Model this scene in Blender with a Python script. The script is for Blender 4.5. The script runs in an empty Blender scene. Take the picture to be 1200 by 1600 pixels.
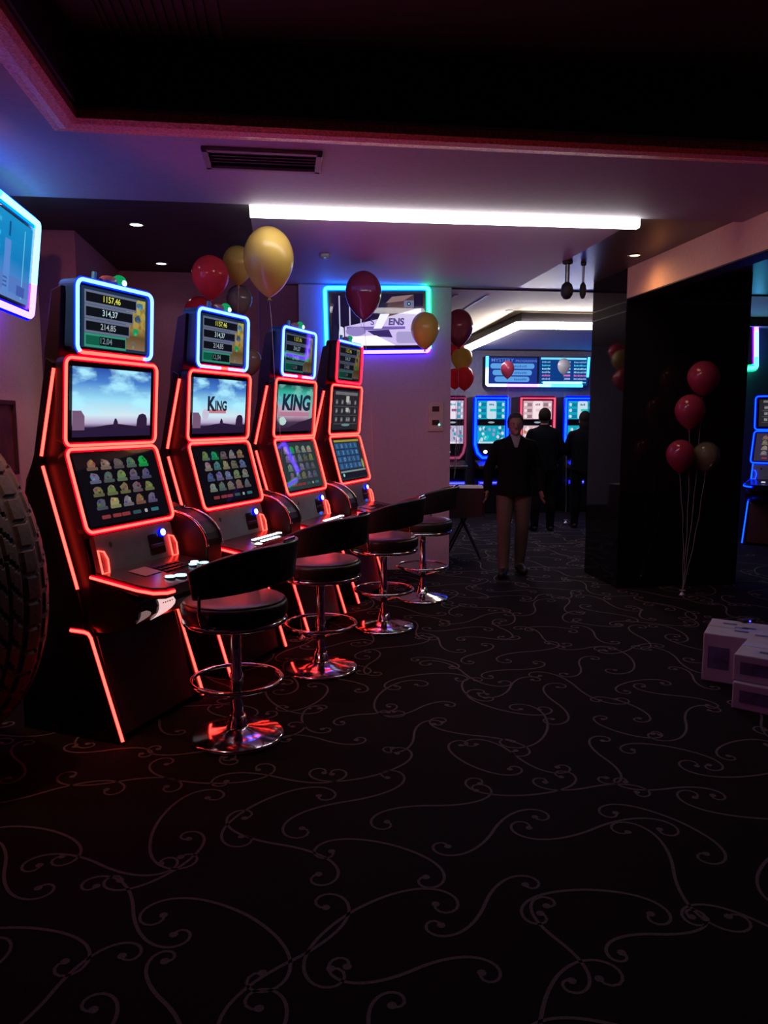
import bpy, bmesh, math, random
from mathutils import Vector, Matrix

# ------------------------------------------------------------------ camera, world, exposure
SC = bpy.context.scene
COL = SC.collection
FPX, PITCH, CAMH = 1185.3, math.radians(6.93), 1.6
cam_data = bpy.data.cameras.new('camera')
cam = bpy.data.objects.new('camera', cam_data)
COL.objects.link(cam)
cam.location = (0, 0, CAMH)
cam.rotation_euler = (math.pi / 2 - PITCH, 0, 0)
cam_data.sensor_fit = 'VERTICAL'
cam_data.sensor_height = 32.0
cam_data.sensor_width = 24.0
cam_data.lens = FPX / 1600 * 32.0
cam_data.clip_start = 0.05
cam_data.clip_end = 100
SC.camera = cam
world = bpy.data.worlds.new('world')
SC.world = world
world.use_nodes = True
world.node_tree.nodes['Background'].inputs[0].default_value = (0.012, 0.008, 0.02, 1)
world.node_tree.nodes['Background'].inputs[1].default_value = 0.3
SC.view_settings.view_transform = 'Standard'
SC.view_settings.look = 'None'
SC.view_settings.exposure = 0.0
SC.view_settings.gamma = 1.0
SC.view_settings.use_curve_mapping = False

LED_W = 11.5        # white ceiling light strips
NEON_R = 2.4        # red machine tubes
NEON_W = 4.0        # white-blue tubes
SPOT_WARM = 30.0
SPOT_COOL = 4.0

TH = math.radians(7.5)
AV = Vector((-math.sin(TH), math.cos(TH), 0))
BV = Vector((math.cos(TH), math.sin(TH), 0))
PI = math.pi
random.seed(7)


def ray(x, y):
    u = (x - 600) / FPX
    v = -(y - 800) / FPX
    return Vector((u, math.cos(PITCH) + v * math.sin(PITCH), -math.sin(PITCH) + v * math.cos(PITCH)))


C0 = Vector((0, 0, CAMH))


def on_z(x, y, z):
    r = ray(x, y)
    return C0 + r * ((z - CAMH) / r.z)


def at_Y(x, y, Y):
    r = ray(x, y)
    return C0 + r * (Y / r.y)


def on_a(x, y, a):
    r = ray(x, y)
    return C0 + r * (a / r.dot(AV))


def on_b(x, y, b):
    r = ray(x, y)
    return C0 + r * (b / r.dot(BV))


def RM(b, a, z):
    p = BV * b + AV * a
    return Vector((p.x, p.y, z))


def lin(r, g, b):
    f = lambda c: ((c / 255 + 0.055) / 1.055) ** 2.4 if c > 10 else c / 255 / 12.92
    return (f(r), f(g), f(b))


# ------------------------------------------------------------------ materials
MATS = {}


def mat(name, col, rough=0.5, metal=0.0, coat=0.0, spec=0.5, noise=None, bump=0.0, trans=0.0, alpha=1.0, sheen=0.0):
    """Principled material; noise = (scale, amount) mottles the colour a little, bump roughens the surface."""
    if name in MATS:
        return MATS[name]
    m = bpy.data.materials.new(name)
    m.use_nodes = True
    nt = m.node_tree
    b = nt.nodes['Principled BSDF']
    b.inputs['Base Color'].default_value = (*col, 1)
    b.inputs['Roughness'].default_value = rough
    b.inputs['Metallic'].default_value = metal
    b.inputs['Coat Weight'].default_value = coat
    b.inputs['Coat Roughness'].default_value = 0.08
    b.inputs['Specular IOR Level'].default_value = spec
    b.inputs['Transmission Weight'].default_value = trans
    b.inputs['Alpha'].default_value = alpha
    b.inputs['Sheen Weight'].default_value = sheen
    sc, am = noise or (14.0, 0.12)
    tc = nt.nodes.new('ShaderNodeTexCoord')
    nz = nt.nodes.new('ShaderNodeTexNoise')
    nz.inputs['Scale'].default_value = sc
    nz.inputs['Detail'].default_value = 4
    nt.links.new(tc.outputs['Object'], nz.inputs['Vector'])
    cr = nt.nodes.new('ShaderNodeValToRGB')
    cr.color_ramp.elements[0].position = 0.3
    cr.color_ramp.elements[1].position = 0.7
    cr.color_ramp.elements[0].color = (*[c * (1 - am) for c in col], 1)
    cr.color_ramp.elements[1].color = (*[min(1, c * (1 + am)) for c in col], 1)
    nt.links.new(nz.outputs['Fac'], cr.inputs['Fac'])
    nt.links.new(cr.outputs['Color'], b.inputs['Base Color'])
    if bump:
        bp = nt.nodes.new('ShaderNodeBump')
        bp.inputs['Strength'].default_value = bump
        bp.inputs['Distance'].default_value = 0.01
        nt.links.new(nz.outputs['Fac'], bp.inputs['Height'])
        nt.links.new(bp.outputs['Normal'], b.inputs['Normal'])
    MATS[name] = m
    return m


def em(col, s=1.0):
    key = 'glow_%.3f_%.3f_%.3f_%.2f' % (*col, s)
    if key in MATS:
        return MATS[key]
    m = bpy.data.materials.new(key)
    m.use_nodes = True
    nt = m.node_tree
    nt.nodes.clear()
    e = nt.nodes.new('ShaderNodeEmission')
    e.inputs[0].default_value = (*col, 1)
    e.inputs[1].default_value = s
    o = nt.nodes.new('ShaderNodeOutputMaterial')
    nt.links.new(e.outputs[0], o.inputs[0])
    MATS[key] = m
    return m


def E8(r, g, b, s=1.0):
    return em(lin(r, g, b), s)


def sky_screen(name, ramp, cloud=(0.8, 0.95, 1.0), scale=3.0, amount=0.6, s=1.0, seed=0.0):
    """Picture on a lit display: vertical ramp with soft clouds, over the panel's UV."""
    m = bpy.data.materials.new(name)
    m.use_nodes = True
    nt = m.node_tree
    nt.nodes.clear()
    N = nt.nodes.new
    uv = N('ShaderNodeUVMap')
    uv.uv_map = 'UVMap'
    sp = N('ShaderNodeSeparateXYZ')
    nt.links.new(uv.outputs[0], sp.inputs[0])
    cr = N('ShaderNodeValToRGB')
    el = cr.color_ramp.elements
    el[0].position = ramp[0][0]
    el[0].color = (*ramp[0][1], 1)
    el[1].position = ramp[-1][0]
    el[1].color = (*ramp[-1][1], 1)
    for p, c in ramp[1:-1]:
        q = el.new(p)
        q.color = (*c, 1)
    nt.links.new(sp.outputs[1], cr.inputs[0])
    mp = N('ShaderNodeMapping')
    mp.inputs['Location'].default_value = (seed, seed * 0.7, 0)
    mp.inputs['Scale'].default_value = (1.0, 1.4, 1)
    nt.links.new(uv.outputs[0], mp.inputs[0])
    nz = N('ShaderNodeTexNoise')
    nz.inputs['Scale'].default_value = scale
    nz.inputs['Detail'].default_value = 6
    nt.links.new(mp.outputs[0], nz.inputs['Vector'])
    c2 = N('ShaderNodeValToRGB')
    c2.color_ramp.elements[0].position = 0.47
    c2.color_ramp.elements[0].color = (0, 0, 0, 1)
    c2.color_ramp.elements[1].position = 0.6
    c2.color_ramp.elements[1].color = (amount, amount, amount, 1)
    nt.links.new(nz.outputs['Fac'], c2.inputs[0])
    gate = N('ShaderNodeMapRange')
    gate.inputs['From Min'].default_value = 0.25
    gate.inputs['From Max'].default_value = 0.45
    nt.links.new(sp.outputs[1], gate.inputs['Value'])
    mul = N('ShaderNodeMath')
    mul.operation = 'MULTIPLY'
    nt.links.new(c2.outputs[0], mul.inputs[0])
    nt.links.new(gate.outputs[0], mul.inputs[1])
    mx = N('ShaderNodeMix')
    mx.data_type = 'RGBA'
    nt.links.new(mul.outputs[0], mx.inputs[0])
    nt.links.new(cr.outputs[0], mx.inputs[6])
    mx.inputs[7].default_value = (*cloud, 1)
    e = N('ShaderNodeEmission')
    e.inputs[1].default_value = s
    nt.links.new(mx.outputs[2], e.inputs[0])
    o = N('ShaderNodeOutputMaterial')
    nt.links.new(e.outputs[0], o.inputs[0])
    MATS[name] = m
    return m


M_BLACK = mat('black_lacquer', (0.006, 0.004, 0.006), 0.22, spec=0.5)
M_MATTE = mat('matt_black', (0.010, 0.008, 0.010), 0.6)
M_SMOKE = mat('dark_red_black_panel', (0.012, 0.005, 0.006), 0.42, spec=0.3)
M_HOUSE = mat('monitor_casing_black', (0.008, 0.005, 0.006), 0.5, spec=0.25)
M_PLATE = mat('grey_plate', (0.16, 0.15, 0.17), 0.45)
M_DECK = mat('deck_black', (0.02, 0.016, 0.02), 0.25)
M_CHROME = mat('chrome', (0.75, 0.75, 0.78), 0.12, metal=1.0, noise=(30, 0.03))
M_STEEL = mat('dark_steel', (0.25, 0.25, 0.27), 0.3, metal=1.0)
M_VINYL = mat('black_vinyl', (0.016, 0.012, 0.014), 0.38, bump=0.15, noise=(60, 0.2))
M_SEAT_LIT = mat('lit_seat_vinyl', (0.16, 0.10, 0.11), 0.33, bump=0.12, noise=(60, 0.15))  # black seat vinyl, the light on its top put into the colour
M_GLASS = mat('screen_black', (0.004, 0.004, 0.006), 0.12)
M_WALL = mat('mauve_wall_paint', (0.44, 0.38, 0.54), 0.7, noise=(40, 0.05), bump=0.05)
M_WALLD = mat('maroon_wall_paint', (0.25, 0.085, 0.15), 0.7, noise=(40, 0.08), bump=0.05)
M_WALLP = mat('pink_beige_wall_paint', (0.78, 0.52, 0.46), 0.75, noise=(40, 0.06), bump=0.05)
M_CEIL = mat('grey_ceiling_paint', (0.34, 0.31, 0.34), 0.7, noise=(30, 0.05))
M_CEILP = mat('light_ceiling_panel', (0.48, 0.42, 0.46), 0.6, noise=(30, 0.04))
M_CEILB = mat('black_ceiling_paint', (0.03, 0.027, 0.03), 0.6, noise=(30, 0.1))
M_CEILR = mat('brown_ceiling_panel', (0.10, 0.075, 0.06), 0.35, noise=(20, 0.1))
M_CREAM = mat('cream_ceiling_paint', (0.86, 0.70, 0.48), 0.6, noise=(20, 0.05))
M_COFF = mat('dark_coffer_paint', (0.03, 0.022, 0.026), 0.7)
M_TRIM = mat('red_brown_moulding', (0.85, 0.22, 0.16), 0.55, noise=(90, 0.45), bump=0.4)
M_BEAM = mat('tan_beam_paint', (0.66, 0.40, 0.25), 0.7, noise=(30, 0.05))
M_COLUMN = mat('black_mirror_cladding', (0.006, 0.006, 0.008), 0.05, spec=0.6)
M_VENT = mat('olive_vent_paint', (0.22, 0.2, 0.15), 0.55)


# ------------------------------------------------------------------ mesh builder
class MB:
    """Collects shapes and links them as ONE mesh object. T maps shape coordinates to object coordinates."""

    def __init__(self, T=None):
        self.v, self.f, self.fm, self.uv, self.mats = [], [], [], {}, []
        self.T = T or (lambda p: p)

    def mi(self, m):
        if m not in self.mats:
            self.mats.append(m)
        return self.mats.index(m)

    def add(self, vs, fs, m, smooth=False):
        o = len(self.v)
        self.v += [tuple(self.T(Vector(p))) for p in vs]
        i = self.mi(m)
        for f in fs:
            self.f.append([o + k for k in f])
            self.fm.append((i, smooth))

    def quad_uv(self, pts, m):
        self.add(pts, [(0, 1, 2, 3)], m)
        self.uv[len(self.f) - 1] = [(0, 0), (1, 0), (1, 1), (0, 1)]

    def box(self, a, b, m):
        x0, y0, z0 = a
        x1, y1, z1 = b
        vs = [(x0, y0, z0), (x1, y0, z0), (x1, y1, z0), (x0, y1, z0), (x0, y0, z1), (x1, y0, z1), (x1, y1, z1), (x0, y1, z1)]
        self.add(vs, [(0, 3, 2, 1), (4, 5, 6, 7), (0, 1, 5, 4), (1, 2, 6, 5), (2, 3, 7, 6), (3, 0, 4, 7)], m)

    def loft(self, r0, r1, m, caps=True, smooth=False):
        n = len(r0)
        fs = [(i, (i + 1) % n, n + (i + 1) % n, n + i) for i in range(n)]
        if caps:
            fs += [tuple(range(n))[::-1], tuple(range(n, 2 * n))]
        self.add(list(r0) + list(r1), fs, m, smooth)

    def prism(self, prof, u0, u1, m):
        """profile in (second, third) coordinates pushed along the first"""
        self.loft([(u0, p, q) for p, q in prof], [(u1, p, q) for p, q in prof], m)

    def tube(self, path, r, m, closed=False, seg=8, matf=None, smooth=True):
        P = [Vector(p) for p in path]
        n = len(P)
        rings = []
        up0 = None
        for i in range(n):
            if closed:
                d = (P[(i + 1) % n] - P[i - 1]).normalized()
            else:
                d = (P[min(i + 1, n - 1)] - P[max(i - 1, 0)]).normalized()
            if up0 is None:
                up0 = d.orthogonal().normalized()
            else:
                up0 = (up0 - d * up0.dot(d))
                up0 = up0.normalized() if up0.length > 1e-6 else d.orthogonal().normalized()
            w = d.cross(up0)
            rr = r[i] if isinstance(r, (list, tuple)) else r
            rings.append([P[i] + (up0 * math.cos(2 * PI * k / seg) + w * math.sin(2 * PI * k / seg)) * rr for k in range(seg)])
        for i in range(n if closed else n - 1):
            j = (i + 1) % n
            mm = matf((P[i] + P[j]) / 2) if matf else m
            vs = rings[i] + rings[j]
            self.add(vs, [(k, (k + 1) % seg, seg + (k + 1) % seg, seg + k) for k in range(seg)], mm, smooth)
        if not closed:
            self.add(rings[0], [tuple(range(seg))[::-1]], matf(P[0]) if matf else m)
            self.add(rings[-1], [tuple(range(seg))], matf(P[-1]) if matf else m)

    def lathe(self, prof, c, m, seg=32, smooth=True):
        c = Vector(c)
        vs, fs = [], []
        for r, z in prof:
            for k in range(seg):
                t = 2 * PI * k / seg
                vs.append(c + Vector((r * math.cos(t), r * math.sin(t), z)))
        for i in range(len(prof) - 1):
            for k in range(seg):
                fs.append((i * seg + k, i * seg + (k + 1) % seg, (i + 1) * seg + (k + 1) % seg, (i + 1) * seg + k))
        fs.append(tuple(range(seg))[::-1])
        fs.append(tuple((len(prof) - 1) * seg + k for k in range(seg)))
        self.add(vs, fs, m, smooth)

    def ell(self, c, r, m, seg=16, rings=10, smooth=True):
        if not isinstance(r, (tuple, list)):
            r = (r, r, r)
        vs, fs = [], []
        for i in range(rings + 1):
            a = PI * i / rings
            for k in range(seg):
                t = 2 * PI * k / seg
                vs.append((c[0] + r[0] * math.sin(a) * math.cos(t), c[1] + r[1] * math.sin(a) * math.sin(t), c[2] - r[2] * math.cos(a)))
        for i in range(rings):
            for k in range(seg):
                fs.append((i * seg + k, i * seg + (k + 1) % seg, (i + 1) * seg + (k + 1) % seg, (i + 1) * seg + k))
        self.add(vs, fs, m, smooth)

    def cap(self, p0, r0, p1, r1, m, seg=12):
        """tapered capsule"""
        p0, p1 = Vector(p0), Vector(p1)
        d = p1 - p0
        L = max(d.length, 1e-5)
        d = d / L
        path, rad = [], []
        for k in range(5):
            a = PI / 2 * k / 4
            path.append(p0 - d * r0 * math.cos(a)); rad.append(max(r0 * math.sin(a), 0.0006))
        for k in range(5):
            a = PI / 2 * k / 4
            path.append(p1 + d * r1 * math.sin(a)); rad.append(max(r1 * math.cos(a), 0.0006))
        self.tube(path, rad, m, seg=seg)

    def torus(self, c, R, r, m, seg=40, ts=8):
        self.tube([(c[0] + R * math.cos(2 * PI * k / seg), c[1] + R * math.sin(2 * PI * k / seg), c[2]) for k in range(seg)], r, m, closed=True, seg=ts)

    def build(self, name, parent=None, bevel=0.0, recalc=True, loc=None):
        me = bpy.data.meshes.new(name)
        me.from_pydata(self.v, [], self.f)
        for m in self.mats:
            me.materials.append(m)
        for p, (i, s) in zip(me.polygons, self.fm):
            p.material_index = i
            p.use_smooth = s
        if self.uv:
            ul = me.uv_layers.new(name='UVMap')
            for fi, co in self.uv.items():
                for li, c in zip(me.polygons[fi].loop_indices, co):
                    ul.data[li].uv = c
        if recalc:
            bm = bmesh.new()
            bm.from_mesh(me)
            bmesh.ops.recalc_face_normals(bm, faces=bm.faces)
            bm.to_mesh(me)
            bm.free()
        me.update()
        o = bpy.data.objects.new(name, me)
        COL.objects.link(o)
        if loc is not None:
            o.location = loc
        if parent:
            o.parent = parent
        if bevel:
            b = o.modifiers.new('bevel', 'BEVEL')
            b.width = bevel
            b.segments = 2
            b.limit_method = 'ANGLE'
            b.angle_limit = math.radians(40)
        return o


def tag(o, label, cat, group=None, kind=None):
    o['label'] = label
    o['category'] = cat
    if group:
        o['group'] = group
    if kind:
        o['kind'] = kind
    return o


def thing(name, label, cat, loc=(0, 0, 0), rz=0.0, group=None):
    o = bpy.data.objects.new(name, None)
    o.empty_display_size = 0.1
    COL.objects.link(o)
    o.location = loc
    o.rotation_euler = (0, 0, rz)
    return tag(o, label, cat, group)


def struct(mb, name, label, cat, bevel=0.0):
    return tag(mb.build(name, bevel=bevel), label, cat, kind='structure')


_TX = {}


def text_shape(s, bold=0.012):
    """flat outlines of a word, 1 unit tall, centred"""
    key = s
    s = s.rstrip('\0')
    if key not in _TX:
        cu = bpy.data.curves.new('word', 'FONT')
        cu.body = s
        cu.offset = 0.045 if key.endswith('\0') else bold
        cu.align_x = 'CENTER'
        cu.align_y = 'CENTER'
        ob = bpy.data.objects.new('word', cu)
        COL.objects.link(ob)
        dg = bpy.context.evaluated_depsgraph_get()
        me = bpy.data.meshes.new_from_object(ob.evaluated_get(dg))
        vs = [v.co.copy() for v in me.vertices]
        fs = [tuple(p.vertices) for p in me.polygons]
        bpy.data.objects.remove(ob)
        bpy.data.meshes.remove(me)
        bpy.data.curves.remove(cu)
        lo = Vector((min(v.x for v in vs), min(v.y for v in vs)))
        hi = Vector((max(v.x for v in vs), max(v.y for v in vs)))
        c = (lo + hi) / 2
        h = hi.y - lo.y
        _TX[key] = ([((v.x - c.x) / h, (v.y - c.y) / h) for v in vs], fs, (hi.x - lo.x) / h)
    return _TX[key]


class Panel:
    """flat drawing surface: O centre, X right, Y up, N towards the viewer (shape coordinates of mb)"""

    def __init__(self, mb, O, X, Y, N, w, h):
        self.mb, self.O, self.X, self.Y, self.N, self.w, self.h = mb, Vector(O), Vector(X), Vector(Y), Vector(N), w, h

    def P(self, x, y, d=0.0):
        return self.O + self.X * x + self.Y * y + self.N * d

    def poly(self, pts, m, d=0.001):
        self.mb.add([self.P(x, y, d) for x, y in pts], [tuple(range(len(pts)))], m)

    def rect(self, x0, y0, x1, y1, m, d=0.001):
        self.poly([(x0, y0), (x1, y0), (x1, y1), (x0, y1)], m, d)

    def fill(self, m, d=0.0005, inset=0.0):
        w, h = self.w / 2 - inset, self.h / 2 - inset
        self.mb.quad_uv([self.P(-w, -h, d), self.P(w, -h, d), self.P(w, h, d), self.P(-w, h, d)], m)

    def ell(self, cx, cy, rx, ry, m, d=0.001, n=16):
        self.poly([(cx + rx * math.cos(2 * PI * k / n), cy + ry * math.sin(2 * PI * k / n)) for k in range(n)], m, d)

    def blob(self, cx, cy, rx, ry, m, d, rnd):
        ph = [rnd.uniform(0.78, 1.15) for _ in range(9)]
        self.poly([(cx + rx * ph[k] * math.cos(2 * PI * k / 9), cy + ry * ph[k] * math.sin(2 * PI * k / 9)) for k in range(9)], m, d)

    def rrect(self, x0, y0, x1, y1, r, m, d=0.001):
        self.poly(rr_pts(x0, y0, x1, y1, r), m, d)

    def text(self, s, cx, cy, h, m, d=0.002, wide=None, shear=0.0):
        vs, fs, w = text_shape(s)
        sx = h if wide is None else wide / w
        self.mb.add([self.P(cx + x * sx + y * h * shear, cy + y * h, d) for x, y in vs], fs, m)

    def glyphs(self, cx, cy, h, n, m, d, rnd):
        """unreadable small print: short strokes"""
        for k in range(n):
            x = cx + (k - (n - 1) / 2) * h * 0.8
            self.rect(x - h * 0.28, cy - h / 2, x + h * 0.28, cy + h / 2 * rnd.uniform(0.3, 1), m, d)


def rr_pts(x0, y0, x1, y1, r, n=5):
    out = []
    for cx, cy, a0 in ((x1 - r, y1 - r, 0), (x0 + r, y1 - r, PI / 2), (x0 + r, y0 + r, PI), (x1 - r, y0 + r, 1.5 * PI)):
        for k in range(n + 1):
            a = a0 + PI / 2 * k / n
            out.append((cx + r * math.cos(a), cy + r * math.sin(a)))
    return out


def band(pn, w, h, r, hw, m, d=0.0):
    """flat lit ring following a rounded rectangle"""
    a = rr_pts(-w / 2 - hw, -h / 2 - hw, w / 2 + hw, h / 2 + hw, r + hw)
    b = rr_pts(-w / 2 + hw, -h / 2 + hw, w / 2 - hw, h / 2 - hw, max(r - hw, 0.004))
    n = len(a)
    for i in range(n):
        j = (i + 1) % n
        mm = m(((a[i][0] + b[j][0]) / 2, (a[i][1] + b[j][1]) / 2)) if callable(m) else m
        pn.mb.add([pn.P(*a[i], d), pn.P(*a[j], d), pn.P(*b[j], d), pn.P(*b[i], d)], [(0, 1, 2, 3)], mm)


def frame_path(w, h, r, div=14):
    pts = rr_pts(-w / 2, -h / 2, w / 2, h / 2, r)
    out = []
    for i in range(len(pts)):
        p, q = pts[i], pts[(i + 1) % len(pts)]
        L = math.hypot(q[0] - p[0], q[1] - p[1])
        k = max(1, int(L / (w / div)))
        out += [(p[0] + (q[0] - p[0]) * t / k, p[1] + (q[1] - p[1]) * t / k) for t in range(k)]
    return out


def glass_pane():
    if 'screen_glass' in MATS:
        return MATS['screen_glass']
    m = bpy.data.materials.new('screen_glass')
    m.use_nodes = True
    nt = m.node_tree
    nt.nodes.clear()
    fr = nt.nodes.new('ShaderNodeFresnel')
    fr.inputs[0].default_value = 1.55
    tr = nt.nodes.new('ShaderNodeBsdfTransparent')
    gl = nt.nodes.new('ShaderNodeBsdfGlossy')
    gl.inputs['Roughness'].default_value = 0.03
    mx = nt.nodes.new('ShaderNodeMixShader')
    o = nt.nodes.new('ShaderNodeOutputMaterial')
    nt.links.new(fr.outputs[0], mx.inputs[0])
    nt.links.new(tr.outputs[0], mx.inputs[1])
    nt.links.new(gl.outputs[0], mx.inputs[2])
    nt.links.new(mx.outputs[0], o.inputs[0])
    MATS['screen_glass'] = m
    return m


# neon colours: (core, lit band painted as the glow round it)
RED_C, RED_D = em((1.0, 0.032, 0.022), NEON_R * 4), em((1.0, 0.0, 0.006), NEON_R * 2)
MAG_C, MAG_D = em((1.0, 0.012, 0.03), NEON_R * 2), em((1.0, 0.0, 0.006), NEON_R)
WHT_C, WHT_D = em((0.055, 0.11, 1.0), NEON_W * 2.5), em((0.0, 0.009, 1.0), NEON_W * 2.2)
BLU_C, BLU_D = em((0.001, 0.022, 1.0), 10.0), em((0.0, 0.001, 1.0), 6.0)
CYA_C, CYA_D = em((0.02, 0.22, 1.0), 10.0), em((0.0, 0.05, 1.0), 10.0)
GRN_C, GRN_D = em((0.04, 1.0, 0.45), 6.0), em((0.0, 1.0, 0.25), 2.5)
PUR_C, PUR_D = em((0.16, 0.05, 1.0), 10.0), em((0.06, 0.0, 1.0), 9.0)
WPK_C = em((0.3, 0.10, 1.0), NEON_W * 2)
ICE_C = em((0.06, 0.3, 0.6), NEON_W * 3)

# ------------------------------------------------------------------ the room
CZ, CN, CS = 2.97, 2.94, 2.85     # far ceiling, near ceiling, soffit of the back room


def room(mb=None):
    return MB(lambda p: RM(p.x, p.y, p.z))


def scroll(cx, cy, th, L, hand, typ, wid, out, dots):
    """one carpet scroll: a stem that winds into a spiral at each end"""
    n = 26
    for side in (1, -1):
        x, y, h = cx, cy, th + (PI if side < 0 else 0)
        sg = hand if side > 0 else (hand if typ == 'S' else -hand)
        pts = [(x, y)]
        ds = L / 2 / n
        for k in range(n):
            t = (k + 0.5) / n
            h += sg * (1.6 / L + 36.0 / L * t ** 3) * ds * 1.05
            x += math.cos(h) * ds
            y += math.sin(h) * ds
            pts.append((x, y))
        out.append(pts)
        dots.append((x, y, wid * 1.3))


fl = MB()
M_CARPET = mat('dark_carpet_pile', (0.010, 0.006, 0.008), 0.95, noise=(220, 0.5), bump=0.4, spec=0.1)
M_VINE = mat('carpet_scroll_yarn', (0.115, 0.098, 0.098), 0.95, noise=(160, 0.3), spec=0.1)
fl.add([RM(-4, -2.4, 0), RM(9, -2.4, 0), RM(9, 15, 0), RM(-4, 15, 0)], [(0, 1, 2, 3)], M_CARPET)
lines, dots = [], []
rnd = random.Random(11)
gy = 0.75
row = 0
while gy < 11.5:
    gx = -2.2 + (0.21 if row % 2 else 0)
    while gx < 5.4:
        px = gx + rnd.uniform(-0.07, 0.07)
        py = gy + rnd.uniform(-0.07, 0.07)
        p = RM(px, py, 0)
        if abs(p.x) < 0.55 * p.y + 0.5:
            scroll(p.x, p.y, rnd.uniform(0, 2 * PI), rnd.uniform(0.65, 1.15), rnd.choice((1, -1)), rnd.choice('SSC'), 0.011, lines, dots)
        gx += 0.37
    gy += 0.32
    row += 1
for pts in lines:
    vs, fs = [], []
    n = len(pts)
    for i, (x, y) in enumerate(pts):
        x0, y0 = pts[max(i - 1, 0)]
        x1, y1 = pts[min(i + 1, n - 1)]
        dx, dy = x1 - x0, y1 - y0
        L = math.hypot(dx, dy) or 1
        w = 0.0062 * (1 - 0.25 * i / n)
        vs += [(x - dy / L * w, y + dx / L * w, 0.0012), (x + dy / L * w, y - dx / L * w, 0.0012)]
    fs = [(2 * i, 2 * i + 1, 2 * i + 3, 2 * i + 2) for i in range(n - 1)]
    fl.add(vs, fs, M_VINE)
for x, y, r in dots:
    fl.add([(x + r * math.cos(2 * PI * k / 8), y + r * math.sin(2 * PI * k / 8), 0.0014) for k in range(8)], [tuple(range(8))], M_VINE)
tag(fl.build('floor', recalc=False), 'dark patterned carpet floor with pale curling scrolls', 'floor', kind='structure')

# near ceiling round the coffer, with its moulding
CB0, CB1, CA0, CA1 = -0.885, 3.6, -0.4, 3.64
m = room()
m.box((-3.7, CA1, CN), (8, 5.02, 3.5), M_CEIL)
m.box((-3.7, -2.2, CN), (CB0, CA1, 3.5), M_CEIL)
m.box((CB1, -2.2, CN), (8, CA1, 3.5), M_CEIL)
m.box((CB0, -2.2, CN), (CB1, CA0, 3.5), M_CEIL)
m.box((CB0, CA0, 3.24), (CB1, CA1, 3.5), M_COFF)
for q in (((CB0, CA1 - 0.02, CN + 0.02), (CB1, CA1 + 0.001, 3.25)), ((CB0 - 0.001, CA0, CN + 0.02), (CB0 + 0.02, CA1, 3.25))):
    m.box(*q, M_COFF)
struct(m, 'ceiling', 'grey ceiling with a dark recessed coffer, above the camera', 'ceiling')
prof = [(0, 0.0), (0, -0.035), (0.03, -0.05), (0.09, -0.05), (0.14, -0.035), (0.185, -0.03), (0.20, 0.0)]
m = room()
m.loft([(CB0 + 0.01 - p * 0.75, CA1 - 0.01 + p, CN + q) for p, q in prof], [(CB1, CA1 - 0.01 + p, CN + q) for p, q in prof], M_TRIM)
struct(m, 'trim_1', 'red-brown carved moulding along the far edge of the ceiling coffer', 'moulding')
m = room()
m.loft([(CB0 + 0.01 - p * 0.75, CA0, CN + q) for p, q in prof], [(CB0 + 0.01 - p * 0.75, CA1 - 0.01 + p, CN + q) for p, q in prof], M_TRIM)
struct(m, 'trim_2', 'red-brown carved moulding along the left edge of the ceiling coffer', 'moulding')

m = room()
m.box((-1.9, 5.02, CZ), (-0.2, 8.3, 3.5), M_CEILB)
struct(m, 'ceiling', 'black ceiling over the row of red slot machines', 'ceiling')
m = room()
m.box((-0.2, 5.02, CZ), (2.45, 8.0, 3.5), M_CEILP)
struct(m, 'ceiling', 'pale ceiling panel behind the long white light strip', 'ceiling')
m = room()
m.box((2.45, 5.02, CZ), (8, 8.0, 3.5), M_CEILR)
struct(m, 'ceiling', 'dark brown ceiling to the right of the white light strip', 'ceiling')
m = room()
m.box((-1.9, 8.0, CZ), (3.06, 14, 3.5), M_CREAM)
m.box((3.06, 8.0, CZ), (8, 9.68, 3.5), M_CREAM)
m.box((-1.9, 8.0, CZ - 0.012), (8, 8.03, CZ), M_COFF)
for b in (1.9, 2.25):
    m.box((b, 8.4, CZ - 0.006), (b + 0.03, 13.0, CZ), mat('ceiling_strip_white', (0.8, 0.75, 0.65), 0.4))
struct(m, 'ceiling', 'cream lit ceiling of the back room', 'ceiling')
m = room()
m.box((3.06, 9.68, CS), (8, 14, 3.5), M_CEIL)
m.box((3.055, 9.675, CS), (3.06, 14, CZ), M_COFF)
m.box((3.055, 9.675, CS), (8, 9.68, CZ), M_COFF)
struct(m, 'ceiling', 'lowered grey soffit above the blue machines in the back room', 'ceiling')

# walls
m = room()
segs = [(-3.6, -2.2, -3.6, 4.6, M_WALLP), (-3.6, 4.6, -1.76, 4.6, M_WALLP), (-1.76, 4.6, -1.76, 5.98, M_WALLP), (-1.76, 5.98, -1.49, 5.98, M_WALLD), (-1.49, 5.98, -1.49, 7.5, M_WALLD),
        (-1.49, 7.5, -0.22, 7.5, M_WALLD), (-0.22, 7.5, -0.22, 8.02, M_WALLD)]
for b0, a0, b1, a1, mm in segs:
    m.add([(b0, a0, 0), (b1, a1, 0), (b1, a1, 3.2), (b0, a0, 3.2)], [(0, 1, 2, 3)], mm)
tag(m.build('wall_left', recalc=False), 'stepped left wall, pinkish at the front, dark maroon behind the slot machines', 'wall', kind='structure')
m = room()
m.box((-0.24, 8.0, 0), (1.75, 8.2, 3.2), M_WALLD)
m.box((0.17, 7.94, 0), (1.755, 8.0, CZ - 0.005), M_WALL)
struct(m, 'wall_back', 'mauve wall with the television, behind the last red slot machine', 'wall', bevel=0.004)
m = room()
m.box((-1.9, 13.7, 0), (8.2, 13.9, 3.4), mat('back_room_wall_paint', (0.3, 0.25, 0.36), 0.7))
m.box((-1.95, 8.2, 0), (-1.9, 13.9, 3.4), M_WALLD)
struct(m, 'wall_far', 'dark far wall of the back room behind the blue machines', 'wall')
m = room()
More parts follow.
